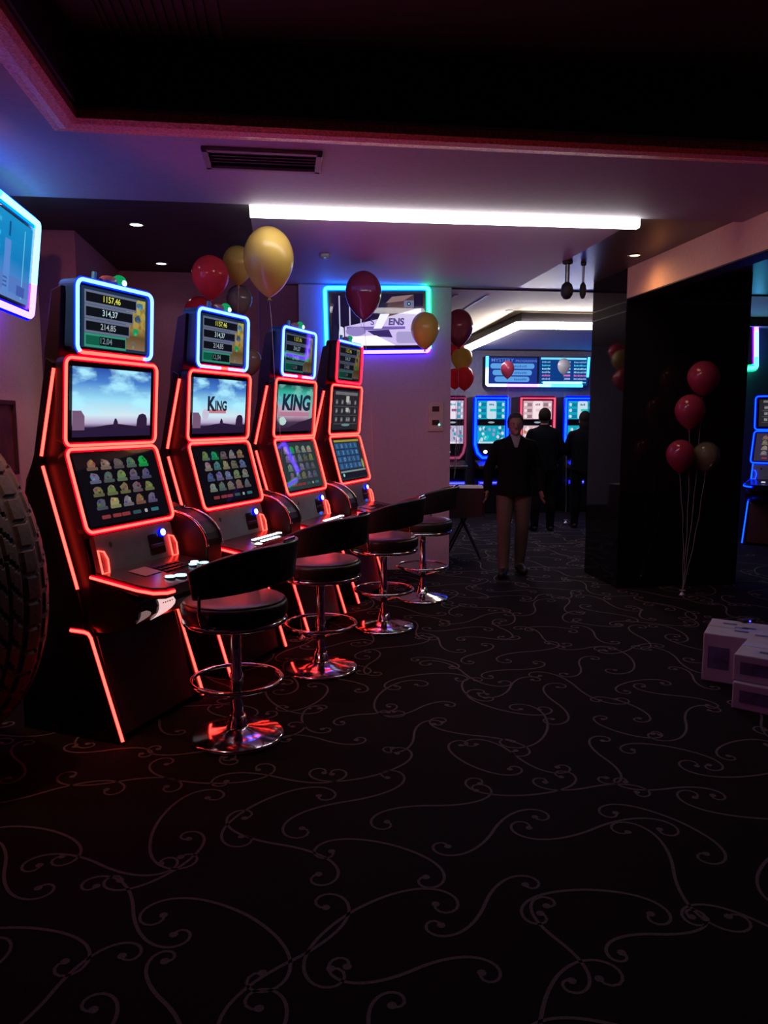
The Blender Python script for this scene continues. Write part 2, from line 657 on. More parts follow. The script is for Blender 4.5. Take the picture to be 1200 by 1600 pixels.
m.box((5.6, 9.9, 0), (8.1, 10.05, 3.2), mat('dark_blue_wall_paint', (0.07, 0.08, 0.12), 0.6))
m.box((8.0, -2.2, 0), (8.15, 13.9, 3.4), M_WALLD)
struct(m, 'wall_right', 'dark wall at far right behind the column', 'wall')
m = room()
m.box((-3.7, -2.35, 0), (8.1, -2.2, 3.4), M_WALLD)
struct(m, 'wall_near', 'dark wall behind the camera', 'wall')
m = room()
m.box((3.13, 6.77, 0), (4.36, 7.55, CZ), M_COLUMN)
struct(m, 'column', 'wide black mirror-clad square column at right', 'column', bevel=0.006)
m = room()
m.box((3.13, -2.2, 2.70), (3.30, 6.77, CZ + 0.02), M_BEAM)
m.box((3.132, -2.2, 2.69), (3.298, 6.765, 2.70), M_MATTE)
struct(m, 'beam', 'tan ceiling beam running from the black column towards the camera', 'beam')


# ------------------------------------------------------------------ ceiling fittings
def light_strip(label, pts, w, h, strength):
    """lit acrylic channel following points (b, a, z)"""
    root = thing('light_strip', label, 'ceiling light', RM(*pts[0]))
    hs, ls = MB(lambda p: p - root.location), MB(lambda p: p - root.location)
    P = [RM(*p) for p in pts]
    for i in range(len(P) - 1):
        d = (P[i + 1] - P[i]).normalized()
        s = Vector((-d.y, d.x, 0)) * w / 2
        e = d * (w * 0.25)
        p, q = P[i] - e * (1 if i else 0), P[i + 1] + e * (1 if i < len(P) - 2 else 0)
        for bm_, k0, k1, sc, mm in ((hs, 0.0, -0.012, 1.0, M_STEEL), (ls, -0.012, -h, 0.94, em((1.0, 0.95, 0.97), strength))):
            z0, z1 = Vector((0, 0, k0)), Vector((0, 0, k1))
            bm_.loft([p - s * sc + z0, p + s * sc + z0, p + s * sc * 0.8 + z1, p - s * sc * 0.8 + z1],
                     [q - s * sc + z0, q + s * sc + z0, q + s * sc * 0.8 + z1, q - s * sc * 0.8 + z1], mm)
    hs.build('housing', root)
    ls.build('diffuser', root)
    return root


light_strip('long straight white light strip on the ceiling', [(-0.19, 5.095, CZ - 0.002), (2.40, 5.06, CZ - 0.002)], 0.072, 0.082, LED_W)
light_strip('bent white light strip under the soffit of the back room', [(3.11, 12.8, CS - 0.002), (3.0, 9.60, CS - 0.002), (4.4, 9.55, CS - 0.002)], 0.09, 0.09, LED_W * 2.2)


def downlight(px, py, z, label, col, watt, aim=None, r=0.045, soft=0.04, cone=130):
    p = on_z(px, py, z)
    root = thing('downlight', label, 'downlight', p, group='round downlights in the ceiling')
    a = MB()
    a.lathe([(r * 1.35, 0), (r * 1.35, -0.006), (r * 1.05, -0.010), (r, -0.004), (r, 0)], (0, 0, 0), M_STEEL, 24)
    a.build('trim_ring', root)
    a = MB()
    a.lathe([(r, -0.002), (r * 0.8, -0.007), (0.003, -0.010)], (0, 0, 0), em(col, 9.0), 20)
    a.build('lens', root)
    L = bpy.data.lights.new('downlight_lamp', 'SPOT')
    L.color = col
    L.energy = watt
    L.spot_size = math.radians(cone)
    L.spot_blend = 0.9
    L.shadow_soft_size = soft
    lo = bpy.data.objects.new('downlight_lamp', L)
    COL.objects.link(lo)
    lo.parent = root
    lo.location = (0, 0, -0.03)
    if aim:
        d = (Vector(aim) - p)
        lo.rotation_euler = d.to_track_quat('-Z', 'Y').to_euler()


downlight(213, 350, CZ, 'round white downlight above the nearest slot machine', (0.9, 0.95, 1.0), SPOT_COOL)
downlight(252, 411, CZ, 'smaller round downlight above the second slot machine', (0.9, 0.95, 1.0), SPOT_COOL)
downlight(992, 398, CZ, 'round downlight beside the tan beam at the column', (1.0, 0.52, 0.25), SPOT_WARM, aim=RM(3.0, 6.1, 2.0), soft=0.3, cone=170)
downlight(797, 485, CZ - 0.001, 'tiny round downlight on the cream ceiling of the back room', (1.0, 0.8, 0.55), 12.0, r=0.04)
downlight(-45, 150, CN, 'added unseen pinkish downlight above the tyre, warming the left wall', (1.0, 0.42, 0.26), 80.0, aim=RM(-1.76, 5.1, 1.0))  # unseen lamp added out of frame to warm the left wall

q = on_z(508, 398, CZ)
root = thing('smoke_detector', 'small round smoke detector with a teal light on the pale ceiling panel', 'smoke detector', q)
a = MB()
a.lathe([(0.05, 0), (0.048, -0.02), (0.03, -0.034), (0.004, -0.036)], (0, 0, 0), mat('detector_plastic', (0.4, 0.36, 0.42), 0.5), 20)
a.build('casing', root)
a = MB()
a.ell((0.0, -0.03, -0.027), (0.012, 0.006, 0.007), em((0.05, 0.8, 0.8), 1.0), 10, 6)
a.build('indicator', root)
# air vent on the near ceiling
c = (on_z(315, 231, CN) + on_z(505, 234, CN) + on_z(335, 262, CN) + on_z(488, 262, CN)) / 4
root = thing('ceiling_vent', 'small rectangular olive air vent on the ceiling above the light strip', 'vent', c, TH)
a = MB()
w, d = 0.30, 0.15
for q in (((-w, -d, -0.02), (w, -d + 0.03, 0)), ((-w, d - 0.03, -0.02), (w, d, 0)), ((-w, -d, -0.02), (-w + 0.03, d, 0)), ((w - 0.03, -d, -0.02), (w, d, 0))):
    a.box(*q, M_VENT)
a.build('frame', root, bevel=0.003)
for k in range(5):
    a = MB()
    y = -d + 0.055 + k * 0.045
    a.add([(-w + 0.03, y, -0.016), (w - 0.03, y, -0.016), (w - 0.03, y + 0.035, -0.003), (-w + 0.03, y + 0.035, -0.003)], [(0, 1, 2, 3)], M_VENT)
    a.build('slat', root)
# air-conditioning grille inside the coffer
p0, p1 = on_z(172, 72, 3.24), on_z(350, 72, 3.24)
gw = (p1 - p0).length
root = thing('air_grille', 'dark slatted air grille inside the ceiling coffer', 'grille', (p0 + p1) / 2, TH)
a = MB()
for q in (((-gw / 2, -0.6, -0.012), (-gw / 2 + 0.02, 0, 0)), ((gw / 2 - 0.02, -0.6, -0.012), (gw / 2, 0, 0)), ((-gw / 2, -0.02, -0.012), (gw / 2, 0, 0)), ((-gw / 2, -0.6, -0.012), (gw / 2, -0.58, 0))):
    a.box(*q, M_COFF)
a.build('frame', root)
for k in range(11):
    a = MB()
    x = -gw / 2 + 0.03 + k * (gw - 0.06) / 11
    a.box((x, -0.58, -0.012), (x + 0.014, -0.02, -0.002), M_COFF)
    a.build('slat', root)
# pendants near the column
for (px, py0, py1, r, lab) in ((887, 408, 468, 0.055, 'larger dark hanging pendant lamp left of the black column'), (912, 410, 467, 0.03, 'slim dark pendant lamp close against the black column')):
    top = on_z(px, py0, CZ)
    Y = top.y
    bot = at_Y(px, py1, Y)
    h = top.z - bot.z
    root = thing('pendant_lamp', lab, 'pendant lamp', top, group='dark pendant lamps before the back room')
    a = MB()
    a.lathe([(r * 0.8, 0), (r * 0.8, -0.02), (r * 0.5, -0.03)], (0, 0, 0), M_MATTE, 20)
    a.build('ceiling_rose', root)
    a = MB()
    a.tube([(0, 0, -0.02), (0, 0, -h * 0.6)], r * 0.35, M_STEEL, seg=12)
    a.build('stem', root)
    a = MB()
    a.lathe([(r * 0.35, -h * 0.55), (r * 0.8, -h * 0.62), (r, -h * 0.75), (r * 0.9, -h * 0.88), (r * 0.5, -h * 0.98), (0.004, -h)], (0, 0, 0), M_MATTE, 24)
    a.build('lamp_shade', root)

# ------------------------------------------------------------------ slot machines of the front row
K = 1.0667
TOP = dict(w=0.52, b=(0.0384, 1.8065), t=(0.0586, 2.1297))
MID = dict(w=0.64, b=(0.0, 1.3818), t=(0.0296, 1.7799))
LOW = dict(w=0.64, b=(0.1054, 0.9844), t=(0.0023, 1.3637))


def MM():
    return MB(lambda p: Vector((p.x * K, -p.y * K, p.z * K)))


def panel_of(mb, S, off=0.0, dw=0.0, dh=0.0):
    b, t = Vector((0, *S['b'])), Vector((0, *S['t']))
    Yv = (t - b).normalized()
    N = Vector((0, Yv.z, -Yv.y))
    return Panel(mb, (b + t) / 2 + N * off, (1, 0, 0), Yv, N, S['w'] - dw, (t - b).length - dh)


ICON = [lin(*c) for c in ((150, 143, 138), (138, 122, 110), (168, 162, 152), (122, 120, 124), (128, 134, 160), (104, 126, 136), (152, 136, 110))]
GREEN = lin(40, 190, 110)


def icons(pn, rnd, dim=1.0, haze=None, greens=(4,)):
    pn.fill(em(haze or lin(14, 11, 18), 1.0))
    nx, ny = 5, 4
    W, H = pn.w * 0.80, pn.h * 0.74
    for j in range(ny):
        for i in range(nx):
            cx = -W / 2 + W * (i + 0.5) / nx
            cy = pn.h / 2 - pn.h * 0.07 - H * (j + 0.5) / ny
            c = GREEN if (j * nx + i) in greens else rnd.choice(ICON)
            c = tuple(x * dim * rnd.uniform(0.35, 0.7) for x in c)
            rx, ry = W / nx * 0.40, H / ny * 0.42
            pn.blob(cx, cy + ry * 0.1, rx * 0.85, ry, em(c), 0.002, rnd)
            pn.rrect(cx - rx, cy - ry * 0.95, cx + rx, cy - ry * 0.35, ry * 0.2, em(tuple(x * 0.75 for x in c)), 0.003)
            for q in range(3):
                pn.blob(cx + rnd.uniform(-0.5, 0.5) * rx, cy + rnd.uniform(-0.3, 0.7) * ry, rx * 0.26, ry * 0.24,
                        em(tuple(x * rnd.choice((0.35, 1.5)) for x in c)), 0.004, rnd)
    y = -pn.h / 2 + pn.h * 0.105
    for k, (x, c) in enumerate(((-0.30, (150, 60, 65)), (-0.17, (150, 60, 65)), (-0.06, (150, 60, 65)), (0.08, (60, 90, 100)), (0.20, (190, 190, 200)), (0.32, (60, 120, 130)))):
        ww = 0.018 if k == 4 else 0.05
        pn.rrect(x * pn.w - ww * 0.6, y - 0.009, x * pn.w + ww * 0.6, y + 0.009, 0.006, em(tuple(v * dim for v in lin(*c)), 0.7), 0.002)


def jackpots(pn, rnd, dim=1.0, mixed=False):
    w, h = pn.w, pn.h
    pn.fill(em(tuple(x * dim for x in lin(30, 50, 75))))
    # sandy picture strip on the right
    sand = sky_screen('sand_picture_%d_%d' % (int(dim * 100), mixed), [(0, lin(150, 120, 90)), (0.25, lin(110, 85, 50)), (0.45, lin(190, 160, 80)), (1, lin(205, 190, 95))],
                      cloud=lin(80, 60, 40), scale=5, amount=0.5, s=0.8 * dim)
    pn.mb.quad_uv([pn.P(w * 0.15, -h * 0.45, 0.001), pn.P(w * 0.46, -h * 0.45, 0.001), pn.P(w * 0.46, h * 0.45, 0.001), pn.P(w * 0.15, h * 0.45, 0.001)], sand)
    for k, (s, tc) in enumerate((('1157,46', (225, 225, 90)), ('314,37', (190, 215, 225)), ('214,85', (160, 170, 180)), ('12,04', (110, 130, 135)))):
        cy = h * (0.335 - 0.235 * k)
        x1 = w * (0.30 - 0.055 * k)
        pn.rect(-w * 0.46, cy - h * 0.115, x1 + w * 0.015, cy + h * 0.115, em(tuple(x * dim for x in (lin(120, 130, 160) if k < 3 else lin(60, 170, 140))), 0.7), 0.002)
        pn.rect(-w * 0.44, cy - h * 0.075, x1, cy + h * 0.075, em(lin(14, 18, 24)), 0.003)
        if k == 3:
            pn.rect(-w * 0.44, cy - h * 0.075, -w * 0.25, cy + h * 0.075, em(tuple(x * dim for x in lin(20, 110, 85)), 0.7), 0.0033)
        pn.text(s, (-w * 0.44 + x1) / 2, cy, h * 0.12, em(tuple(x * dim for x in lin(*tc))), 0.004)
        ic = ((70, 120, 150), (60, 80, 110), (30, 150, 95), (110, 100, 85))[k]
        ix = w * (0.36 - 0.035 * k)
        pn.blob(ix, cy + h * 0.01, w * 0.05, h * 0.065, em(tuple(x * dim for x in lin(*ic))), 0.005, rnd)
        pn.blob(ix, cy - h * 0.03, w * 0.022, h * 0.03, em(tuple(x * dim * 1.6 for x in lin(*ic))), 0.006, rnd)


SKY_RAMP = [(0.0, lin(28, 16, 42)), (0.14, lin(60, 40, 80)), (0.20, lin(180, 165, 200)), (0.32, lin(205, 225, 235)), (0.55, lin(150, 215, 240)), (0.8, lin(70, 125, 200)), (1.0, lin(40, 75, 160))]


def sky_pic(pn, rnd, word=None, seed=0.0):
    w, h = pn.w, pn.h
    pn.fill(sky_screen('sunset_sky_picture_%.1f' % seed, SKY_RAMP, cloud=lin(170, 235, 255), scale=2.2, amount=0.9, s=1.15, seed=seed))
    dk = em(lin(48, 30, 62))
    base = -h / 2
    pn.poly([(-w / 2, base), (w / 2, base), (w / 2, base + h * 0.16), (w * 0.3, base + h * 0.15), (w * 0.05, base + h * 0.19), (-w * 0.1, base + h * 0.17), (-w * 0.3, base + h * 0.13), (-w / 2, base + h * 0.15)], em(lin(42, 26, 58)), 0.001)
    pn.poly([(w * 0.30, base + h * 0.12), (w * 0.45, base + h * 0.12), (w * 0.45, base + h * 0.27), (w * 0.43, base + h * 0.33), (w * 0.385, base + h * 0.35), (w * 0.335, base + h * 0.33), (w * 0.31, base + h * 0.26)], dk, 0.002)
    pn.poly([(-w * 0.01, base + h * 0.14), (w * 0.055, base + h * 0.14), (w * 0.05, base + h * 0.22), (w * 0.03, base + h * 0.27), (w * 0.012, base + h * 0.27), (-w * 0.005, base + h * 0.21)], dk, 0.002)
    pn.poly([(-w / 2, base + h * 0.1), (-w * 0.36, base + h * 0.1), (-w * 0.36, base + h * 0.3), (-w * 0.40, base + h * 0.38), (-w / 2, base + h * 0.38)], em(lin(120, 90, 120)), 0.002)
    if word:
        pn.text(word[0] + '\0', -w * 0.175, h * 0.045, h * 0.27, em(lin(38, 40, 62)), 0.0045)
        pn.text(word[1:] + '\0', -w * 0.0, h * 0.01, h * 0.19, em(lin(38, 40, 62)), 0.004, wide=w * 0.22)
        pn.rect(-w * 0.22, -h * 0.13, w * 0.10, -h * 0.06, em(lin(205, 130, 145)), 0.003)
        pn.ell(-w * 0.28, -h * 0.15, w * 0.06, h * 0.1, em(lin(205, 200, 225)), 0.0025)


def king_pic(pn, rnd):
    w, h = pn.w, pn.h
    pn.fill(sky_screen('green_poster_picture', [(0, lin(45, 28, 50)), (0.2, lin(80, 60, 90)), (0.32, lin(200, 160, 190)), (0.5, lin(215, 175, 200)), (0.62, lin(110, 200, 215)), (0.85, lin(60, 190, 170)), (1, lin(25, 70, 65))],
                       cloud=lin(150, 230, 215), scale=4, amount=0.5, s=0.9, seed=3.1))
    pn.text('KING\0', w * 0.02, h * 0.13, h * 0.36, em(lin(26, 44, 66)), 0.003, wide=w * 0.80, shear=0.12)
    pn.rect(-w * 0.45, -h * 0.17, w * 0.4, -h * 0.08, em(lin(190, 130, 155)), 0.002)
    pn.blob(-w * 0.36, -h * 0.28, w * 0.1, h * 0.1, em(lin(190, 225, 215)), 0.0025, rnd)
    pn.poly([(-w / 2, -h / 2), (w / 2, -h / 2), (w / 2, -h * 0.2), (w * 0.3, -h * 0.26), (w * 0.1, -h * 0.3), (-w * 0.2, -h * 0.42), (-w / 2, -h * 0.44)], em(lin(48, 30, 55)), 0.003)
    pn.rect(w * 0.40, -h * 0.25, w * 0.45, h * 0.45, em(lin(120, 190, 160)), 0.002)


def table_pic(pn, rnd):
    w, h = pn.w, pn.h
    pn.fill(em(lin(38, 38, 44)))
    pn.rect(-w * 0.42, h * 0.38, w * 0.42, h * 0.46, em(lin(110, 110, 115)), 0.002)
    for j in range(3):
        cy = h * (0.20 - 0.22 * j)
        pn.rect(-w * 0.44, cy - h * 0.115, w * 0.44, cy - h * 0.105, em(lin(105, 105, 108)), 0.002)
        for x in (-0.36, -0.16, 0.04, 0.12, 0.34):
            pn.rect(x * w - w * 0.04, cy - h * 0.06, x * w + w * 0.035, cy + h * 0.06, em(lin(95, 95, 98)), 0.002)
            pn.glyphs(x * w, cy, h * 0.07, 2, em(lin(150, 150, 150)), 0.003, rnd)
    pn.rect(-w * 0.03, h * 0.2, w * 0.09, h * 0.36, em(lin(190, 190, 185)), 0.004)
    pn.rect(-w * 0.03, h * -0.04, w * 0.08, h * 0.06, em(lin(190, 190, 185)), 0.004)
    pn.ell(0, -h * 0.38, w * 0.16, h * 0.035, em(lin(110, 140, 150)), 0.003)


def tiles_pic(pn, rnd):
    w, h = pn.w, pn.h
    pn.fill(em(lin(36, 42, 52)))
    pn.rect(-w * 0.45, h * 0.43, w * 0.45, h * 0.48, em(lin(170, 150, 50)), 0.002)
    for j in range(4):
        for i in range(5):
            cx, cy = -w * 0.38 + w * 0.165 * i, h * (0.33 - 0.165 * j)
            pn.rect(cx - w * 0.072, cy - h * 0.07, cx + w * 0.072, cy + h * 0.07, em(lin(45, 90, 140)), 0.002)
            pn.text(rnd.choice(['2', '1', 'O', 'J', 'U', 'I']), cx, cy, h * 0.085, em(lin(150, 185, 205)), 0.003)
    pn.rect(-w * 0.46, -h * 0.32, w * 0.46, -h * 0.28, em(lin(130, 150, 150)), 0.002)
    pn.blob(w * 0.41, -h * 0.14, w * 0.05, h * 0.12, em(lin(150, 150, 90)), 0.003, rnd)
    pn.rect(-w * 0.46, -h * 0.46, w * 0.46, -h * 0.33, em(lin(22, 26, 38)), 0.002)
    pn.ell(-w * 0.38, -h * 0.38, w * 0.03, h * 0.04, em(lin(150, 215, 215)), 0.003)


def screen_unit(root, S, draw, core, halo, tube_r, hw, inset, depth=0.055, side=None, noframe=False):
    """monitor box, picture and lit frame of one screen"""
    b = MM()
    pn = panel_of(b, S)
    w, h = pn.w, pn.h
    o = rr_pts(-w / 2 - 0.012, -h / 2 - 0.006, w / 2 + 0.012, h / 2 + 0.006, 0.04)
    b.loft([pn.P(x, y, -0.004) for x, y in o], [pn.P(x * 0.97, y * 0.97, -depth) for x, y in o], side or M_HOUSE)
    root = b.build('monitor_housing', root)
    s = MM()
    pn = panel_of(s, S, 0.0, inset[0], inset[1])
    g = panel_of(s, S, -0.002, 0.03, 0.03)
    g.fill(M_GLASS)
    draw(pn)
    s.build('screen', root, recalc=False)
    g = MM()
    pg = panel_of(g, S, 0.0, inset[0] - 0.02, inset[1] - 0.02)
    pg.rect(-pg.w / 2, -pg.h / 2, pg.w / 2, pg.h / 2, glass_pane(), 0.008)
    g.build('screen_glass', root, recalc=False)
    f = MM()
    pn = panel_of(f, S)
    band(pn, w, h, 0.035, hw, halo, 0.0)
    pts = frame_path(w, h, 0.035)
    cf = (lambda q: core((pn.X.dot(q - pn.O), pn.Y.dot(q - pn.O)))) if callable(core) else None
    f.tube([pn.P(x, y, tube_r * 0.7) for x, y in pts], tube_r, core if not cf else None, closed=True, seg=8, matf=cf)
    f.build('neon_frame', root, recalc=False)


def slot_machine(label, i, draws, topc, topd, tops=None, buttons='many', dvd=True, red=(RED_C, RED_D), bluebtn=0, loc=None, rz=None, topbox=True, group='red-lit slot machines in one row', button_col=None):
    o0, dy, dn, ds = Vector((-1.3357, 3.7549, 0)), [0, 1.018, -0.982, -0.548][i], [0, -.0099, .0152, -.0155][i], [0, .0044, -.0123, .0067][i]
    yaw0 = math.radians(20.9)
    R = Vector((math.sin(yaw0), math.cos(yaw0), 0))
    N = Vector((math.cos(yaw0), -math.sin(yaw0), 0))
    p = (o0 + R * (i * 0.9485 + ds) + N * dn) * K
    if loc is None:
        loc, rz = p, PI / 2 - yaw0 - math.radians(dy)
    root = thing('slot_machine', label, 'slot machine', loc, rz, group)
    rnd = random.Random(40 + i)
    C, D = red
    # body
    b = MM()
    b.prism(([(0.0, 2.10)] if topbox else []) + [(-0.035, 1.78), (-0.045, 1.40), (0.06, 0.96), (0.085, 0.84), (0.085, 0.56), (0.17, 0.03), (-0.33, 0.03), (-0.33, 0.9), (-0.27, 1.22), (-0.15, 1.45), (-0.12, 1.80)] + ([(-0.06, 2.08)] if topbox else []), -0.295, 0.295, M_SMOKE)
    b.build('cabinet_body', root, bevel=0.006)
    side = [(-0.040, 1.755), (-0.138, 1.335), (-0.134, 1.29), (0.033, 0.715), (0.06, 0.60), (0.05, 0.535), (0.085, 0.52), (0.105, 0.49), (0.262, 0.0), (-0.34, 0.0), (-0.34, 0.92), (-0.225, 1.24), (-0.185, 1.34), (-0.085, 1.78)]
    for s in (-1, 1):
        b = MM()
        b.prism(side, s * 0.295, s * 0.322, M_BLACK)
        sp_ = b.build('side_panel', root, bevel=0.004)
        # tubes up the side edge
        for seg in ([(-0.0385, 1.73), (-0.138, 1.335)], [(-0.1335, 1.288), (0.035, 0.722)], [(-0.02, 0.522), (0.06, 0.521), (0.085, 0.515), (0.1, 0.495), (0.108, 0.47), (0.2565, 0.02)]):
            t = MM()
            u = s * 0.3245
            halo_of = []
            for k in range(len(seg) - 1):
                p0, p1 = Vector((0, *seg[k])), Vector((0, *seg[k + 1]))
                nn = Vector((0, -(p1 - p0).z, (p1 - p0).y)).normalized() * 0.011
                for uu in (s * 0.3225,):
                    t.add([(uu, *(p0 - nn)[1:]), (uu, *(p0 + nn)[1:]), (uu, *(p1 + nn)[1:]), (uu, *(p1 - nn)[1:])], [(0, 1, 2, 3)], D)
                fr = Vector((0, abs(nn.z), abs(nn.y))).normalized() * 0.004
            t.tube([(u, a + 0.003, z) for a, z in seg], 0.0072, C, seg=8)
            t.build('neon_tube', sp_, recalc=False)
    # screens
    if topbox:
        screen_unit(root, TOP, lambda pn: draws[0](pn, rnd), topc, topd, 0.0088 if tops else 0.006, 0.014, (0.055, 0.05), depth=0.10, side=tops)
    screen_unit(root, MID, lambda pn: draws[1](pn, rnd), C, D, 0.0068, 0.0125, (0.085, 0.075))
    screen_unit(root, LOW, lambda pn: draws[2](pn, rnd), C, D, 0.0068, 0.0125, (0.06, 0.05))
    # beacon on the top box
    b = MM()
    zt = 2.135 if topbox else 1.80
    b.box((-0.10, 0.0, zt), (0.10, 0.045, zt + 0.012), M_BLACK)
    b.ell((0.0, 0.022, zt + 0.02), (0.075, 0.022, 0.03), mat('beacon_housing', (0.25, 0.12, 0.11), 0.25), 14, 8)
    beacon = b.build('beacon', root)
    b = MM()
    b.ell((0.065, 0.026, zt + 0.028), (0.045, 0.026, 0.036), E8(15, 150, 90), 14, 8)
    b.ell((0.068, 0.05, zt + 0.024), (0.016, 0.01, 0.014), em((0.6, 1.0, 0.85), 2.5), 10, 6)
    b.build('beacon_lens', beacon)
    b = MM()
    b.tube([(-0.11, 0.02, zt - 0.004), (-0.10, 0.02, zt + 0.05)], 0.012, mat('teal_plastic', (0.02, 0.22, 0.26), 0.3), seg=10)
    b.build('beacon_post', root)
    # plate under the lower screen
    b = MM()
    ps = dict(w=0.58, b=(0.148, 0.785), t=(0.108, 0.968))
    pn = panel_of(b, ps)
    b.loft([pn.P(x, y, 0) for x, y in rr_pts(-0.285, -pn.h / 2, 0.285, pn.h / 2, 0.015)], [pn.P(x, y, -0.03) for x, y in rr_pts(-0.285, -pn.h / 2, 0.285, pn.h / 2, 0.015)], M_PLATE)
    plate = b.build('front_plate', root)
    b = MM()
    pn = panel_of(b, ps)
    pn.rrect(0.08, -0.06, 0.20, 0.045, 0.008, M_BLACK, 0.002)
    b.loft([pn.P(0.09, -0.025, 0.0), pn.P(0.19, -0.025, 0), pn.P(0.19, -0.005, 0), pn.P(0.09, -0.005, 0)], [pn.P(0.1, -0.022, 0.016), pn.P(0.18, -0.022, 0.016), pn.P(0.18, -0.010, 0.016), pn.P(0.1, -0.010, 0.016)], M_STEEL)
    b.build('bill_slot', plate)
    b = MM()
    pn = panel_of(b, ps)
    b.tube([pn.P(0.19, 0.045, 0.0), pn.P(0.19, 0.045, 0.012)], 0.021, BLU_D, seg=18)
    b.tube([pn.P(0.19, 0.045, 0.012), pn.P(0.19, 0.045, 0.018)], 0.017, em((0.55, 0.85, 1.0), 3.0), seg=18)
    b.build('card_light', plate)
    if bluebtn:
        b = MM()
        pn = panel_of(b, ps)
        pn.rrect(0.11, -0.075, 0.16, -0.055, 0.006, em((0.02, 0.12, 1.0), 1.0), 0.003)
        b.build('status_light', plate)
    b = MM()
    pn = panel_of(b, ps)
    pn.ell(-0.19, 0.04, 0.011, 0.014, M_MATTE, 0.0015)
    b.build('key_lock', plate)
    for cx in (-0.262, 0.262):
        b = MM()
        pn = panel_of(b, ps, 0.004)
        q = [(cx - 0.024, -0.08), (cx + 0.020, -0.08), (cx + 0.028, -0.02), (cx + 0.012, 0.018), (cx - 0.024, 0.030)]
        b.tube([pn.P(x, y - 0.005, 0.004) for x, y in q], 0.0046, C, closed=True, seg=8)
        b.build('speaker_ring', plate, recalc=False)
    # button deck
    top = [(-0.290, 0.11), (0.290, 0.11), (0.300, 0.36), (0.27, 0.43), (0.235, 0.465), (-0.235, 0.465), (-0.285, 0.43), (-0.300, 0.36)]
    zz = lambda n: 0.800 - (n - 0.11) * 0.155
    b = MM()
    b.loft([(u, n, zz(n)) for u, n in top], [(u * 0.98, n * 0.985, zz(n) - 0.055) for u, n in top], M_DECK)
    deck = b.build('button_deck', root, bevel=0.006)
    b = MM()
    ed = [(-0.303, 0.10), (-0.304, 0.36), (-0.288, 0.432), (-0.237, 0.468), (-0.19, 0.471)]
    pth = [(u * 1.02, n + 0.006 * (n > 0.4), zz(n) - 0.022) for u, n in ed]
    b.tube(pth, 0.0072, C, seg=8)
    b.tube([(u * 0.982, n - 0.006 * (n > 0.4), z) for u, n, z in pth], 0.0105, D, seg=8)
    b.build('deck_tube', deck, recalc=False)
    bc = button_col or em((0.35, 0.8, 1.0), 2.6)
    bcw = button_col or em((0.8, 0.95, 1.0), 3.0)
    spots = []
    if buttons == 'few':
        spots = [(-0.10, 0.385, 0.024, bc), (-0.045, 0.405, 0.028, bc), (0.16, 0.33, 0.020, bc), (0.205, 0.31, 0.02, bcw), (0.23, 0.35, 0.024, bc)]
    elif buttons == 'many':
        spots = [(-0.11, 0.33, 0.022, bcw)]
        spots += [(-0.05 + 0.036 * k, 0.26, 0.015, bcw) for k in range(8)] + [(-0.03 + 0.036 * k, 0.31, 0.015, bcw) for k in range(6)]
        spots += [(0.25, 0.26, 0.02, bcw)]
    for u, n, r, mm in spots:
        b = MM()
        z = zz(n)
        b.tube([(u, n, z - 0.002), (u, n, z + 0.006)], r * 1.15, M_CHROME if r > 0.018 else M_STEEL, seg=14)
        b.tube([(u, n, z + 0.006), (u, n, z + 0.011)], r, mm, seg=14)
        b.build('button', deck)
    if buttons != 'many':
        for j in range(3):
            for k in range(6):
                b = MM()
                u, n = -0.02 + 0.034 * k, 0.24 + 0.034 * j
                b.box((u - 0.012, n - 0.012, zz(n) - 0.002), (u + 0.012, n + 0.012, zz(n) + 0.005), M_SMOKE)
                b.build('button', deck)
        b = MM()
        b.loft([(-0.17, 0.20, zz(0.20) + 0.0015), (-0.05, 0.20, zz(0.2) + 0.0015), (-0.05, 0.30, zz(0.3) + 0.0015), (-0.17, 0.30, zz(0.3) + 0.0015)],
               [(-0.17, 0.20, zz(0.20) + 0.004), (-0.05, 0.20, zz(0.2) + 0.004), (-0.05, 0.30, zz(0.3) + 0.004), (-0.17, 0.30, zz(0.3) + 0.004)], M_PLATE)
        b.build('deck_card', deck)
    # drum belly under the deck with a lit crescent panel and its reflection drawn as a dim glow
    b = MM()
    arc = [(0.06, 0.745)] + [(0.10 + 0.25 * math.sin(t), 0.63 - 0.0 + 0.115 * math.cos(t)) for t in [PI * k / 10 for k in range(11)]] + [(0.06, 0.515)]
    b.prism(arc, -0.293, 0.293, M_BLACK)
    belly = b.build('belly_drum', root)
    for u0, u1, st in (((-0.285, -0.20, 0.22), (-0.16, -0.02, 1.0)) if topbox else ()):
        b = MM()
        pts = []
        vs, fs = [], []
        n = 9
        for k in range(n):
            t = PI * ((0.36 if st > 0.5 else 0.50) + (0.36 if st > 0.5 else 0.16) * k / (n - 1))
            f = k / (n - 1)
            wv = math.sin(PI * min(1, f * 0.92 + 0.12)) ** 0.8
            ua = u0 + (u1 - u0) * (0.35 * f * 0 + 0.1 + 0.5 * f * 0)
            ub = u0 + (u1 - u0) * (0.15 + 0.85 * wv)
            ny, nz = 0.10 + 0.253 * math.sin(t), 0.63 + 0.118 * math.cos(t)
            vs += [(ua, ny, nz), (max(ub, ua + 0.004), ny, nz)]
        fs = [(2 * k, 2 * k + 1, 2 * k + 3, 2 * k + 2) for k in range(n - 1)]
        b.add(vs, fs, em(lin(255, 205, 205), 0.9 * st), True)
